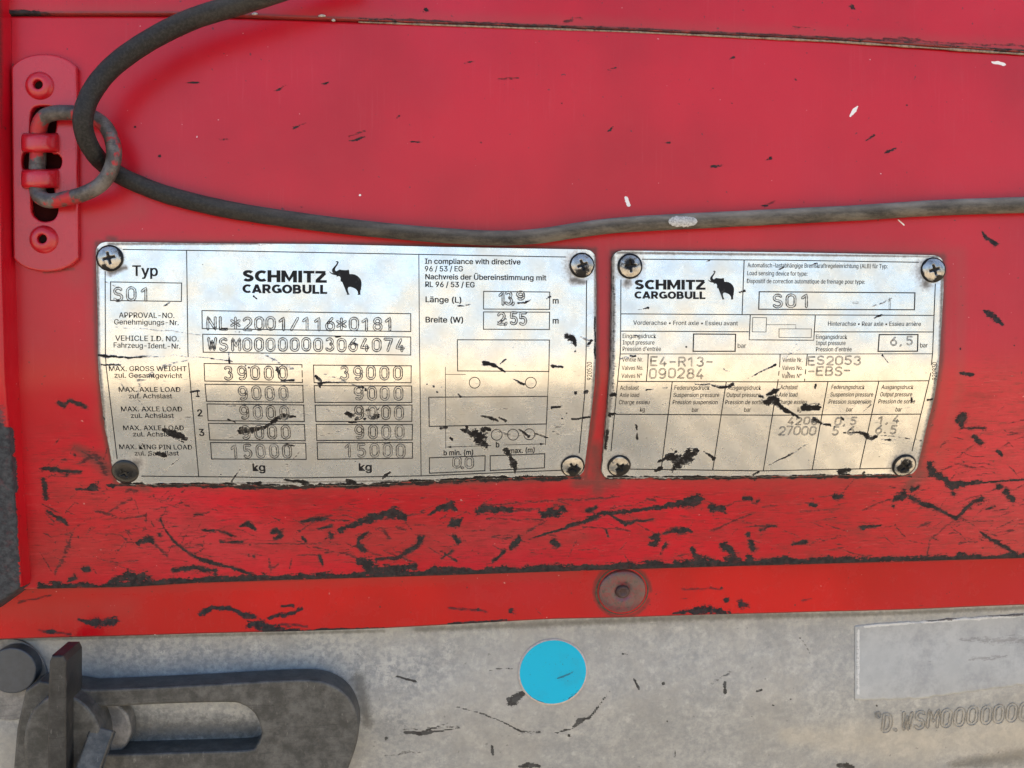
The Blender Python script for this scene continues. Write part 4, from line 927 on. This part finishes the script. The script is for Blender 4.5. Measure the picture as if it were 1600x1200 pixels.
# ------------------------------------------------------------------ stamped figures: doubled ridges left by the punch
GL = {
 '0': [arcp(.5, .72, .5, .28, 0, 180, 9)+arcp(.5, .28, .5, .28, 180, 360, 9)+[(1, .72)]],
 '1': [[(.1, .74), (.62, 1), (.62, 0)]], '2': [arcp(.5, .72, .48, .28, 165, 0, 8)+[(.9, .5), (0, 0), (1, 0)]],
 '3': [arcp(.48, .76, .42, .24, 150, -80, 9)+arcp(.48, .27, .5, .27, 80, -150, 10)], '4': [[(.75, 0), (.75, .45)], [(.62, 1), (.02, .25), (1, .25)]],
 '5': [[(.92, 1), (.12, 1), (.08, .56)]+arcp(.45, .31, .5, .31, 120, -145, 10)], '6': [[(.8, 1), (.25, .62)]+arcp(.5, .32, .5, .32, 145, -215, 16)],
 '7': [[(0, 1), (1, 1), (.42, 0)]], '8': [arcp(.5, .77, .42, .23, 0, 360, 14), arcp(.5, .28, .5, .28, 0, 360, 15)],
 '9': [arcp(.5, .68, .5, .32, 0, 360, 16), [(1, .66)]+arcp(.5, .30, .5, .30, 0, -130, 8)],
 'S': [arcp(.5, .76, .46, .24, 30, 250, 9)+arcp(.48, .26, .5, .26, 75, -155, 10)], 'N': [[(0, 0), (0, 1), (1, 0), (1, 1)]], 'L': [[(0, 1), (0, 0), (.95, 0)]],
 'W': [[(0, 1), (.22, 0), (.5, .75), (.78, 0), (1, 1)]], 'M': [[(0, 0), (0, 1), (.5, .35), (1, 1), (1, 0)]], 'E': [[(.95, 1), (0, 1), (0, 0), (.95, 0)], [(0, .52), (.8, .52)]],
 'R': [[(0, 0), (0, 1), (.6, 1)]+arcp(.6, .76, .38, .24, 80, -90, 8)+[(0, .52)], [(.55, .52), (1, 0)]], 'B': [[(0, 0), (0, 1), (.55, 1)]+arcp(.55, .77, .35, .23, 80, -90, 8)+[(0, .54)], [(.55, .54)]+arcp(.6, .27, .4, .27, 85, -90, 8)+[(0, 0)]],
 '*': [[(.5, .95), (.5, .05)], [(-.05, .72), (1.05, .28)], [(-.05, .28), (1.05, .72)]], '/': [[(.95, 1), (.05, 0)]], '-': [[(.1, .5), (.9, .5)]], '.': [[(.42, .02), (.58, .02)]], ',': [[(.55, .08), (.35, -.12)]], 'D': [[(.1, 0), (.1, 1), (.5, 1)]+arcp(.5, .5, .5, .5, 80, -80, 12)+[(.1, 0)]],
 'P': [[(.2, .9)]+arcp(.45, .45, .5, .45, 110, -130, 12)],
}
_sr = np.random.RandomState(12)
def stamp(ptf, parent, ch, cu, v0, v1, w, shear=0, mat='stamp', hw=1.5, lw=1.8, slant=0, name='stamped_figure', half=None):
    """one figure: two thin raised burr lines hw px either side of each punch stroke"""
    if ch == ' ': return
    gs = []; h = v1-v0
    ju, jv = _sr.normal()*.35, _sr.normal()*.35
    for st in GL[ch]:
        st = np.array(st, float)
        a = np.stack([cu+ju+(st[:, 0]-.5)*w, v1+jv-st[:, 1]*h], 1)
        a[:, 0] += -(shear)*(v1-a[:, 1])+slant*(v1-a[:, 1])
        # resample
        out = []
        for p0, p1 in zip(a[:-1], a[1:]):
            n = max(1, int(np.hypot(*(p1-p0))/2.2))
            out += [p0+(p1-p0)*i/n for i in range(n)]
        out.append(a[-1]); a = np.array(out)
        T2 = np.gradient(a, axis=0); T2 /= np.linalg.norm(T2, axis=1)[:, None]+1e-9; Nn = np.stack([-T2[:, 1], T2[:, 0]], 1)
        loop = np.concatenate([a+Nn*hw, (a[-1]+T2[-1]*hw*.9)[None], (a-Nn*hw)[::-1], (a[0]-T2[0]*hw*.9)[None]]); loop = np.vstack([loop, loop[:1]])
        if np.hypot(*(a[0]-a[-1])) < .5:      # closed figure: two separate loops
            loops = [a+Nn*hw, a-Nn*hw]
        else: loops = [loop]
        for lo in loops:
            T3 = np.gradient(lo, axis=0); T3 /= np.linalg.norm(T3, axis=1)[:, None]+1e-9; N3 = np.stack([-T3[:, 1], T3[:, 0]], 1)
            ww = lw*_sr.uniform(.6, 1.25, len(lo))[:, None]
            G = np.stack([lo+N3*ww*.5, lo, lo-N3*ww*.5])
            li = np.array([.00001, .00011, .00001])[:, None]+np.zeros(len(lo))
            gs.append(ptf(G[..., 0], G[..., 1], li))
    join_grids(name, gs, M[mat], parent)
def stamps(p, par, s, c0, c1, v0, v1, w, mat='stamp', dv=0, **k):
    n = len(s)
    for i, ch in enumerate(s):
        cu = c0+(c1-c0)*i/max(n-1, 1); sh = p.shear(cu, v1)
        o = dv*i/max(n-1, 1)
        stamp(p.pt, par, ch, cu, v0+o, v1+o, w, sh, mat if _sr.rand() < .7 else ('stamp' if mat == 'stampd' else 'stampd'), **k)
q = (LP, lp)
stamps(*q, 'S01', 185, 226, 450, 469.5, 12, dv=.8)
stamps(*q, 'NL*2001/116*0181', 330.8, 608.4, 496, 514.5, 11.5, dv=1.8); stamps(*q, 'WSM00000003064074', 331.7, 625.3, 529, 547, 11, 'stampd', dv=1.4)
for s_, a, b_, v0, m_ in (('39000', 357.6, 441.4, 573.5, 'stampd'), ('9000', 380.2, 443.3, 605, 'stamp'), ('9000', 382.6, 444.5, 635.5, 'stampd'), ('9000', 384.5, 447, 666, 'stampd'), ('15000', 367.4, 448.8, 695.8, 'stampd'),
                          ('39000', 537.7, 621.7, 573.5, 'stamp'), ('9000', 560.6, 622.4, 605, 'stamp'), ('9000', 561.5, 623.5, 635.2, 'stampd'), ('9000', 562, 624.8, 665.2, 'stamp'), ('15000', 545, 626, 694.6, 'stamp')):
    stamps(*q, s_, a, b_, v0, v0+18.8, 11, m_)
for s_, a, v0, v1 in (('1', 784.4, 456.6, 475.5), ('3', 794.7, 456.8, 475.5), (',', 802.2, 457, 474), ('9', 813.4, 457, 468), ('2', 783.4, 488.6, 506), (',', 791.5, 488, 506), ('5', 803, 488.6, 506), ('5', 817, 489, 507), ('0', 713, 715.5, 731), ('.', 722.4, 715, 731.5), ('0', 733, 715, 731)):
    stamps(*q, s_, a, a, v0, v1, 10.5 if s_ in '01' else 9.5)
q = (RP, rp)
stamps(*q, 'S01', 1215, 1258.5, 460.5, 479, 12.5)
for i in (0,):
    stamps(*q, '-', 1337, 1337, 465, 482, 9, hw=1.2, lw=.7); stamps(*q, '1', 1390, 1390, 466, 482, 4, hw=1.1, lw=.7)
stamps(*q, 'E4-R13-', 1021.5, 1108.5, 558.5, 572, 10, hw=.75, lw=1.0); stamps(*q, '090284', 1020, 1093, 576, 590.5, 10, 'stampd', hw=.8, lw=1.0)
stamps(*q, 'ES2053', 1268.4, 1338.8, 557, 569.5, 10, hw=.75, lw=1.0); stamps(*q, '-EBS-', 1267, 1323, 573.5, 586.5, 10, hw=.75, lw=1.0)
stamps(*q, '4200', 1234.7, 1272, 652.5, 663, 8, 'stampd', hw=.7, lw=.9); stamps(*q, '27000', 1220.6, 1268.4, 666.5, 679, 9, hw=.7, lw=.9)
for s_, a, v0 in (('0', 1308.8, 653), (',', 1319, 653), ('5', 1332, 652), ('5', 1305, 667), ('6', 1329, 667), ('1', 1374.4, 651), (',', 1385, 651), ('4', 1398.8, 650), ('6', 1371.6, 664.5), ('.', 1382, 664.5), ('5', 1395, 664.5), ('6', 1396, 526.8), (',', 1408, 526.8), ('5', 1421, 526.4)):
    stamps(*q, s_, a, a, v0, v0+(11 if v0 < 655 and v0 > 600 else 12.5), 8.5, hw=.75, lw=1.0)

# ------------------------------------------------------------------ screws
def screw_mat(name, black, tint=(.50, .48, .45)):
    b = N(name); q = b.noise(330, 6, .7, b.co(loc=(black*9, 0, 0))); f = b.noise(1300, 4, .6)
    c = b.mix(b.ramp(q, .4, .65), tint, tuple(x*.6 for x in tint))
    rust = b.ramp(b.noise(420, 5, .7, b.co(loc=(2, 2, 2))), .58, .68); c = b.mix(b.math('MULTIPLY', rust, .6), c, (.13, .08, .045))
    k = b.math('MAXIMUM', b.at('slot'), b.ramp(b.math('ADD', b.math('SUBTRACT', b.noise(230, 5, .7), .5), b.math('MULTIPLY', b.at('soil'), 1.0)), .05, .2))
    if black > .9: k = b.math('MAXIMUM', k, .97)
    c = b.mix(k, c, (.010, .010, .011))
    return b.set(Base_Color=c, Metallic=b.mixf(k, .85, 0), Roughness=b.mixf(k, .26, .22 if black > .9 else .34), Specular_IOR_Level=.4 if black > .9 else .22, Normal=b.bump(b.math('ADD', q, b.math('MULTIPLY', f, .3)), .0002, .45))
M['screw'] = screw_mat('tarnished_screw', .3); M['screwb'] = screw_mat('blackened_screw', 1.0)
def make_screw(p, par, u, v, r, rot, soilc, soilamt, mat, label, hgt=2.0, arm=.50, tilt=(0, 0), sq=1.0):
    P, ex, ez, n = frame_at(u, v, prof_panel, float(p.offs(np.array(float(u)), np.array(float(v)))))
    # tilt the head a little
    n = n+ex*tilt[0]+ez*tilt[1]; n /= np.linalg.norm(n); ex = np.cross(ez, n); ex = ex*np.sign(ex[0]); ex /= np.linalg.norm(ex); ez = np.cross(n, ex); ez *= np.sign(ez[2])
    s = pxm(P); rad = r*s; nr, na = 44, 96
    rr = np.concatenate([np.linspace(0, .97, nr), [1.0, 1.0, .96]]); an = np.arange(na)/na*2*math.pi
    Rg, A = np.meshgrid(rr, an, indexing='ij')
    h = hgt*MM*np.sqrt(np.maximum(1-(np.minimum(Rg, 1)*.93)**2, 0)); h -= h[-3, 0]*.2
    h[-2] = .1*MM; h[-1] = -1.0*MM
    x, y = Rg*np.cos(A), Rg*np.sin(A); c, s_ = math.cos(rot), math.sin(rot); X, Y = x*c+y*s_, -x*s_+y*c
    wv = .115
    def arm_(a, b): return np.clip((wv+.04*np.clip(.3-abs(b), 0, 1)-abs(a))/.05, 0, 1)*np.clip((arm-abs(b))/.08, 0, 1)
    core = np.clip((.21-np.hypot(X, Y))/.06, 0, 1)
    k = np.maximum(np.maximum(arm_(X, Y), arm_(Y, X)), core)
    h = h-k*(1.15*MM*(1-.55*np.hypot(X, Y)/arm))
    G = P+(x*rad)[..., None]*ex+(y*rad*sq)[..., None]*ez+h[..., None]*n
    me = quads(G[:, ::-1], closed_u=True)
    attr(me, 'slot', k[:, ::-1]); so_ = soilamt*np.clip(1-np.hypot(x-soilc[0], y-soilc[1])/.75, 0, 1)
    so_ = np.maximum(so_, .45*np.clip((Rg-.82)/.15, 0, 1)); attr(me, 'soil', so_[:, ::-1])
    return rel(obj('screw', me, M[mat], label=label), par)
make_screw(LP, lp, 172, 403.5, 20.5, .25, (-.3, -.9), .30, 'screw', 'shiny screw at the top left corner', arm=.50)
make_screw(LP, lp, 909, 414.5, 19.6, .35, (.1, -.6), .38, 'screw', 'shiny screw ringed with brown grease', arm=.46)
make_screw(LP, lp, 196, 736, 20.5, .45, (0, 0), 1, 'screwb', 'black painted screw at the bottom left', arm=.42)
make_screw(LP, lp, 894.5, 727.5, 18.8, .6, (.1, -.35), .75, 'screw', 'half blackened screw at the bottom right', arm=.48)
make_screw(RP, rp, 984, 416, 19.8, .1, (-.1, .1), .38, 'screw', 'silver screw overlapping the maker\'s name', arm=.52)
make_screw(RP, rp, 1457, 422, 19.6, .3, (.3, -.9), .5, 'screw', 'proud tilted screw at the top right', arm=.46, tilt=(-.12, 0), hgt=2.6, sq=1.0)
make_screw(RP, rp, 967, 727, 18.5, .7, (.3, -.3), .85, 'screw', 'chipped screw half covered in black paint', arm=.46)
make_screw(RP, rp, 1412, 726.5, 19.2, .8, (0, 0), .5, 'screw', 'mangled scratched screw at the bottom right', arm=.5)

# ------------------------------------------------------------------ lashing eye: bracket, rivets, straps, ring
def stad(cx0, cx1, v0, v1, rise, n=14):
    pts = []
    a = (cx1-cx0)/2; cx = (cx0+cx1)/2
    for t in np.linspace(-1, 1, n): pts.append((cx+a*t, v0+rise*(1-math.sqrt(max(1-(t*.94)**2, 0)))*1.0))
    for t in np.linspace(1, -1, n): pts.append((cx+3+a*t, v1-rise*(1-math.sqrt(max(1-(t*.94)**2, 0)))*1.0))
    return pts
eye = thing('lashing_bracket', tuple(unproj(np.array([70.]), np.array([255.]))[0]), 'red bracket with rounded ends, two rivets and two straps at the upper left', 'bracket')
slot = [(47, 185), (50, 172), (58, 166), (78, 166), (86, 172), (88, 184), (86, 205), (82, 212), (80, 238), (90, 241), (96, 250), (93, 262), (84, 266), (84, 300), (90, 312), (90, 330), (84, 342), (70, 346), (58, 342), (49, 330), (48, 300), (44, 268), (36, 264), (34, 250), (37, 238), (45, 234)]
extruded('bracket_plate', [stad(17, 119, 84, 424, 32, 30), catmull(slot, 4, True).tolist()], prof_panel, .0030, .0028, M['redplain'], bevel=.0007, parent=eye)
P = unproj(np.array([[34., 98], [36, 98]]), np.array([[160., 160], [350, 350]]), prof_panel, .0004)  # flat dark sheet just off the panel paints in the slot's shade
rel(obj('slot_shade_sheet', quads(P), simple('painted_slot_shade', (.022, .004, .004), .95, Specular_IOR_Level=.03)), eye)
for u, v in ((62, 134), (68.5, 374)):
    fr = frame_at(u, v, prof_panel, .0030)
    o = lathe('rivet', u, v, prof_panel, [(22.5, -.3), (21.5, .25), (20, .9), (17, 1.7), (13, 2.1), (9.5, 2.2), (7.6, 2.05), (6.8, 1.6), (6.6, .2)], M['redplain'], fr=fr, parent=eye)
    lathe('rivet_hole', u, v, prof_panel, [(6.8, .15), (0, .1)], M['dark'], fr=fr, parent=eye, seg=20)
def strap(v0, v1, seed):
    na, nb = 26, 9
    U = np.zeros((nb, na)); V = U.copy(); O = U.copy()
    for j, b_ in enumerate(np.linspace(0, 1, nb)):
        e = abs(b_-.5)*2; rl = (1-math.sqrt(max(1-e**4, 0)))
        for i, a in enumerate(np.linspace(0, 1, na)):
            u = 33+a*(98-33)
            arch = math.sin(math.pi*min(max((a+.10)/1.02, 0), 1))**.55
            U[j, i] = u+ (rl*3 if a < .3 else 0); V[j, i] = v0+(v1-v0)*b_+(-2 if a > .75 else 0)*(a-.75)*4*(1-b_)
            O[j, i] = .0020+.0072*arch*(1-.18*rl)-.0010*rl
    P = unproj(U, V, prof_panel, O)
    top_ = P[:1]+np.array([0, .0022, -.0003]); bot_ = P[-1:]+np.array([0, .0022, .0003])
    G = np.concatenate([top_, P, bot_], 0)
    l = G[:, :1]+np.array([.0006, .003, 0]); G = np.concatenate([l, G], 1)
    me = quads(G)
    rel(obj('strap', me, M['redplain']), eye)
strap(208, 238, 1); strap(264, 294, 2)
RP_ = [(60, 302, .0052), (58, 278, .0038), (59, 250, .0035), (60, 222, .0035), (61, 200, .0042), (68, 184, .0055), (84, 177, .0068), (110, 176, .0082), (134, 179, .0094), (152, 187, .0104), (167, 201, .0112), (176, 222, .0118), (178, 246, .0122), (171, 270, .0120), (155, 290, .0112), (130, 303, .0100), (104, 310, .0088), (80, 314, .0075), (66, 310, .0066)]
tube('lashing_ring', [(u, v, o, 11.6 if u > 62 else 12.2) for u, v, o in RP_], prof_panel, M['ring'], 8, 22, closed=True, label='worn steel ring with red paint remains, passed through the bracket straps', cat='ring')

# ------------------------------------------------------------------ cable
CB = [(560, -62, .018, 17), (470, -25, .0175, 17), (380, 5, .017, 17), (300, 30, .017, 17), (230, 65, .017, 16.8), (175, 105, .0175, 16.5), (143, 145, .0185, 16.2), (130, 182, .0190, 16), (133, 212, .0165, 15.6), (146, 238, .012, 15), (163, 257, .0058, 14.6), (184, 272, .0042, 14.6),
      (210, 285, .0042, 14.8), (260, 304, .0044, 14.8), (330, 322, .0044, 14.5), (400, 335, .0042, 14), (500, 349, .0042, 13.4), (600, 360, .0042, 12.8), (700, 368.5, .0046, 12.4), (780, 372, .005, 12.3), (840, 369, .005, 12.4), (900, 360, .005, 12.5), (960, 352.5, .0048, 12.7), (1040, 347.5, .0045, 13),
      (1120, 343.5, .0043, 13), (1250, 337, .0042, 12.8), (1350, 332, .0042, 12.8), (1450, 325.5, .0042, 13), (1560, 321.5, .0042, 13.2), (1700, 318, .0042, 13.4), (1950, 315, .0042, 13.4), (2850, 300, .0042, 14)]
cable = tube('cable', CB, prof_panel, M['cable'], 10, 26, wob=.012, label='thick dusty black cable looped through the ring and running along the panel', cat='cable')
# white spatter on the cable
u0, v0 = 1067, 346; nu, nv = 22, 9
A, B = np.meshgrid(np.linspace(-1, 1, nu), np.linspace(-1, 1, nv)); rj = np.random.RandomState(5)
env = np.sqrt(np.maximum(1-A*A, 0))*rj.uniform(.75, 1.1, nu)[None]
Uc, Vc = u0+A*23, v0-.4*A*0+B*9.5*env
off = .0045+(12.9*.00025)*np.sqrt(np.maximum(1-((Vc-v0-1.0)/13.4)**2, .05))+.00014
P = unproj(Uc, Vc, prof_panel, off); me = quads(P); obj('paint_spatter', me, M['blot'], parent=cable)

# ------------------------------------------------------------------ recessed bolt in the rail, blue dot, old label
fr = frame_at(972, 923, prof_rail, .0002)
bolt = thing('recessed_bolt', tuple(fr[0]), 'round grimy bolt head with a raised centre in the red rail', 'bolt')
def bolt_mat():
    b = N('scratched_dull_red'); q = b.noise(160, 6, .75, dist=2)
    c = b.mix(b.ramp(q, .38, .62), (.17, .018, .026), (.09, .055, .055)); c = b.mix(b.math('MULTIPLY', b.ramp(b.noise(420, 5, .7), .52, .66), .8), c, (.035, .028, .026))
    return b.set(Base_Color=c, Roughness=.35, Coat_Weight=.4, Normal=b.bump(q, .0004, .6))
bm_ = bolt_mat()
lathe('rim', 0, 0, prof_rail, [(43.5, -.2), (42.5, .25), (40.5, .45), (39.2, .2), (38.6, -.1)], simple('rusty_rim', (.10, .05, .03), .6, 0, .7, 700), fr=fr, parent=bolt, squash=.93)
lathe('gap_ring', 0, 0, prof_rail, [(39.2, .1), (36.5, .12)], M['dark'], fr=fr, parent=bolt, squash=.93)
lathe('head', 0, 0, prof_rail, [(37.6, .1), (37.2, .7), (35, 1.15), (28, 1.5), (20, 1.6), (14, 1.5), (12.5, 1.1), (11, 1.1)], bm_, fr=fr, parent=bolt, squash=.93)
lathe('boss', 0, 0, prof_rail, [(11.5, 1.0), (10.8, 1.7), (8.5, 2.1), (6, 2.15), (4.5, 1.8), (0, 1.8)], worn_steel('boss_steel', (.04, .018, .018), (.10, .06, .06), 0, .3), fr=fr, parent=bolt, seg=28, squash=.93)

def dot_mat():
    b = N('cyan_sticker'); f = b.noise(700, 4, .7)
    c = b.mix(b.math('MULTIPLY', b.ramp(b.noise(120, 5, .7), .45, .7), .25), (.0, .44, .64), (.0, .46, .62))
    k = b.math('MAXIMUM', wearmask(b, 'wear', .5, .12, 1300, 500), b.math('MULTIPLY', drymask(b, 'dry', 1.17), .5)); c = b.mix(b.math('MULTIPLY', k, .85), c, (.02, .06, .09))
    c = b.mix(b.math('MULTIPLY', b.ramp(b.noise(60, 6, .7, b.co(loc=(1, 8, 1))), .50, .68), .35), c, (.02, .32, .46)); c = b.mix(b.math('MULTIPLY', b.ramp(b.noise(900, 3, .6), .66, .72), .5), c, (.03, .12, .16))
    return b.set(Base_Color=c, Roughness=.45, Specular_IOR_Level=.25, Normal=b.bump(b.noise(150, 4, .6), .0003, .4))
fr = frame_at(864, 1050, prof_beam, .0004)
dot = thing('round_sticker', tuple(fr[0]), 'bright cyan round sticker on the galvanised beam', 'sticker')
lathe('sticker_rim', 0, 0, prof_beam, [(55, -.25), (54.8, .05), (50, .08)], simple('pinkish_glue_rim', (.52, .46, .43), .6, 0, .25, 600), fr=fr, parent=dot, seg=72, squash=.955)
P, ex, ez, n = fr; s = pxm(P); rr = np.linspace(0, 1, 30); an = np.arange(96)/96*2*math.pi; Rg, A = np.meshgrid(rr, an, indexing='ij')
G = P+(Rg*np.cos(A)*52.3*s)[..., None]*ex+(Rg*np.sin(A)*50*s)[..., None]*ez+n*.00014
me = quads(G[:, ::-1], closed_u=True); pu, pv = proj(G[:, ::-1].reshape(-1, 3)); pu = pu.reshape(Rg.shape); pv = pv.reshape(Rg.shape)
def pfield(pu, pv, st):           # slow but shape-free version for small meshes
    F = np.full(pu.shape, -1.0)
    for s_ in st:
        p = np.array(s_, float); p = np.vstack([p, p[-1:]+.01]) if len(p) == 1 else p
        for a, b_ in zip(p[:-1], p[1:]):
            d = b_[:2]-a[:2]; t = np.clip(((pu-a[0])*d[0]+(pv-a[1])*d[1])/max(d@d, 1e-9), 0, 1)
            ww = a[2]+t*(b_[2]-a[2]); F = np.maximum(F, np.clip((ww-np.hypot(pu-a[0]-t*d[0], pv-a[1]-t*d[1]))/np.maximum(ww, 1.6), -1, 1))
    return F
attr(me, 'wear', pfield(pu, pv, S('871,1060,.8 880,1057,1.6 894,1051,1;824,1086,1.2 836,1094,1.2 850,1098,1;888,1092,1.3 900,1084,1;812,1040,.8 818,1028,.8')))
attr(me, 'dry', pfield(pu, pv, S('868,1060,4 896,1050,4;820,1080,3 840,1096,3;880,1094,3 905,1078,3')))
rel(obj('sticker_face', me, dot_mat()), dot)

# pale rectangle left by an old label, with its torn upper edge
us2 = np.arange(1336, 1760, 3.0); tv = np.linspace(0, 1, 40); U = np.repeat(us2[None], 40, 0)
r = np.random.RandomState(9); ja = np.convolve(r.normal(size=len(us2)+10), np.ones(3)/3, 'same')[5:-5]
Vt = pl([(1336, 979), (1360, 974), (1450, 970), (1600, 958.5), (1760, 946)], us2)+ja*1.0; Vb = pl([(1336, 1094), (1430, 1092), (1600, 1070), (1760, 1050)], us2)+ja[::-1]*1.2
V = Vt[None]+(Vb-Vt)[None]*tv[:, None]
P = unproj(U, V, prof_beam, .00030)
P = np.concatenate([P[:1]+np.array([0, .0004, .00005]), P, P[-1:]+np.array([0, .0004, -.00005])], 0); U = np.concatenate([U[:1], U, U[-1:]]); V = np.concatenate([V[:1], V, V[-1:]])
me = quads(P)
fields(me, U, V, None, wear=S('1447,970,1.2 1480,967,3.2 1500,964,2;1530,962,1.4 1597,960,3'), dry=S('1500,1000,8 1600,1000,16;1520,1030,10 1570,1025,8;1440,968,4 1600,962,5;1450,1035,8;1340,1000,4 1340,1080,4'),
       edge=S('1350,979,2 1430,973,2 1520,966,3 1610,960,3.5;1341,985,2 1341,1085,2'))
def label_mat():
    b = N('bleached_label_film'); q = b.noise(90, 7, .75); f = b.noise(600, 5, .7)
    c = b.mix(b.ramp(q, .35, .65), (.30, .31, .318), (.43, .44, .437)); c = b.mix(b.math('MULTIPLY', b.ramp(f, .5, .7), .3), c, (.27, .285, .30))
    c = b.mix(b.math('MULTIPLY', b.ramp(b.noise(26, 5, .7), .48, .62), .6), c, (.42, .43, .425))
    c = b.mix(wearmask(b, 'edge', .35, .2, 1000, 400), c, (.60, .60, .58))
    k = b.math('MAXIMUM', wearmask(b, 'wear', .6), b.math('MULTIPLY', drymask(b, 'dry', 1.12), .45)); c = b.mix(k, c, (.13, .12, .115))
    return b.set(Base_Color=c, Roughness=.5, Normal=b.bump(q, .0004, .5))
obj('old_label', me, label_mat(), label='bleached bluish remains of a rectangular label on the beam at lower right', cat='label')

# number punched into the beam
def bpt(u, v, lift=0.0): return unproj(np.asarray(u, float), np.asarray(v, float), prof_beam, .0001+.0004*0+np.asarray(lift)*1.6+.00012)
M['bstamp'] = stamp_mat('punched_number', (.24, .23, .205), (.43, .415, .38))
for i, (ch, cu) in enumerate((('D', 1384), ('.', 1399), ('W', 1415.6), ('S', 1436), ('M', 1457.8), ('0', 1478), ('0', 1498), ('0', 1519), ('0', 1539.5), ('0', 1560), ('0', 1580), ('0', 1600), ('3', 1620))):
    cv = 1130-(cu-1384)*.083
    stamp(bpt, beam, ch, cu, cv-13, cv+13, 13 if ch != 'M' else 15, 0, 'bstamp', hw=2.2, lw=1.5, slant=.12, name='punched_figure')
stamp(bpt, beam, '0', 1372, 1113, 1121, 6, 0, 'bstamp', hw=1.2, lw=1, name='punched_figure')

# ------------------------------------------------------------------ hinge loop, post and lever at the lower left
loop = thing('slotted_loop', tuple(unproj(np.array([400.]), np.array([1150.]), prof_beam)[0]), 'long slotted steel loop lying along the bottom with a rounded right end', 'loop')
outer = [(40, 1078), (140, 1077), (300, 1070), (440, 1062), (490, 1062), (515, 1068), (537, 1082), (552, 1104), (560, 1135), (557, 1165), (546, 1198), (530, 1235), (500, 1262), (460, 1275), (300, 1282), (40, 1290)]
inner = [(60, 1108), (160, 1106), (240, 1102), (350, 1099), (378, 1103), (396, 1117), (405, 1137), (407, 1152), (400, 1167), (385, 1175), (300, 1178), (170, 1182), (60, 1184)]
def roundpoly(pts, n=3): return catmull(np.array(pts, float), n, True).tolist()
extruded('loop_bar', [roundpoly(outer), roundpoly(inner)], prof_beam, .016, .0155, M['steel'], bevel=.0012, parent=loop)

pin = thing('upright_steel_bar', tuple(unproj(np.array([100.]), np.array([1200.]), prof_beam)[0]), 'thick upright steel bar with a chamfered top, standing in front of the loop', 'bar')
extruded('bar_body', [[(73, 1075), (77, 1034), (81, 1024), (99, 1024), (103, 1034), (103, 1300), (73, 1300)]], prof_beam, .036, .020, M['steeld'], bevel=.0010, parent=pin)
lever = thing('short_lever', tuple(unproj(np.array([140.]), np.array([1180.]), prof_beam)[0]), 'short flat lever pointing up to the right beside the upright bar', 'lever')
# lever: box between two points
def bar3(name, pa, pb, wv, tv_, mat, parent):
    a = unproj(np.array([pa[0]]), np.array([pa[1]]), prof_beam, pa[2])[0]; b_ = unproj(np.array([pb[0]]), np.array([pb[1]]), prof_beam, pb[2])[0]
    t = b_-a; t /= np.linalg.norm(t); sx = np.cross(t, [0, -1.0, 0]); sx /= np.linalg.norm(sx); sy = np.cross(sx, t)
    c = .0005; sec = []
    for x, y in ((-1, -1), (1, -1), (1, 1), (-1, 1)):
        sec += [(x*(wv-c), y*tv_), (x*wv, y*(tv_-c))] if (x*y > 0) else [(x*wv, y*(tv_-c)), (x*(wv-c), y*tv_)]
    sec = np.array(sec); rings = []
    for P0, k in ((a, .0), (a, .9), (a+t*c, 1), (b_-t*c, 1), (b_, .9), (b_, .0)):
        rings.append(P0+sec[:, :1]*sx*k+sec[:, 1:]*sy*k)
    return rel(obj(name, quads(np.array(rings), closed_u=True, smooth=False), mat), parent)
bar3('lever_arm', (134, 1215, .030), (162, 1138, .020), .0048, .0032, M['steel'], lever)

disc = thing('pivot_disc', tuple(unproj(np.array([85.]), np.array([1160.]), prof_beam)[0]), 'worn round pivot disc half hidden behind the upright bar', 'disc')
extruded('disc_body', [circ(96, 1168, 62, 84, 40)], prof_beam, .0245, .022, M['steel'], bevel=.0015, parent=disc)
boss = thing('pivot_boss', tuple(unproj(np.array([165.]), np.array([1130.]), prof_beam)[0]), 'pale round boss inside the slot of the loop, beside the lever', 'boss')
extruded('boss_body', [circ(160, 1140, 44, 46, 40)], prof_beam, .009, .0088, M['pale'], bevel=.0012, parent=boss)

wz = thing('flat_bolt', tuple(unproj(np.array([18.]), np.array([1048.]), prof_beam)[0]), 'flat round blue-grey bolt head on a pale washer at the left edge', 'bolt')
extruded('washer', [circ(14, 1062, 60, 64, 48)], prof_beam, .0012, .0011, M['pale'], bevel=.0004, parent=wz)
extruded('bolt_head', [circ(18, 1048, 39, 36, 48)], prof_beam, .0075, .007, simple('bluish_grey_steel', (.060, .070, .085), .4, .2, .2, 300), bevel=.0007, parent=wz)
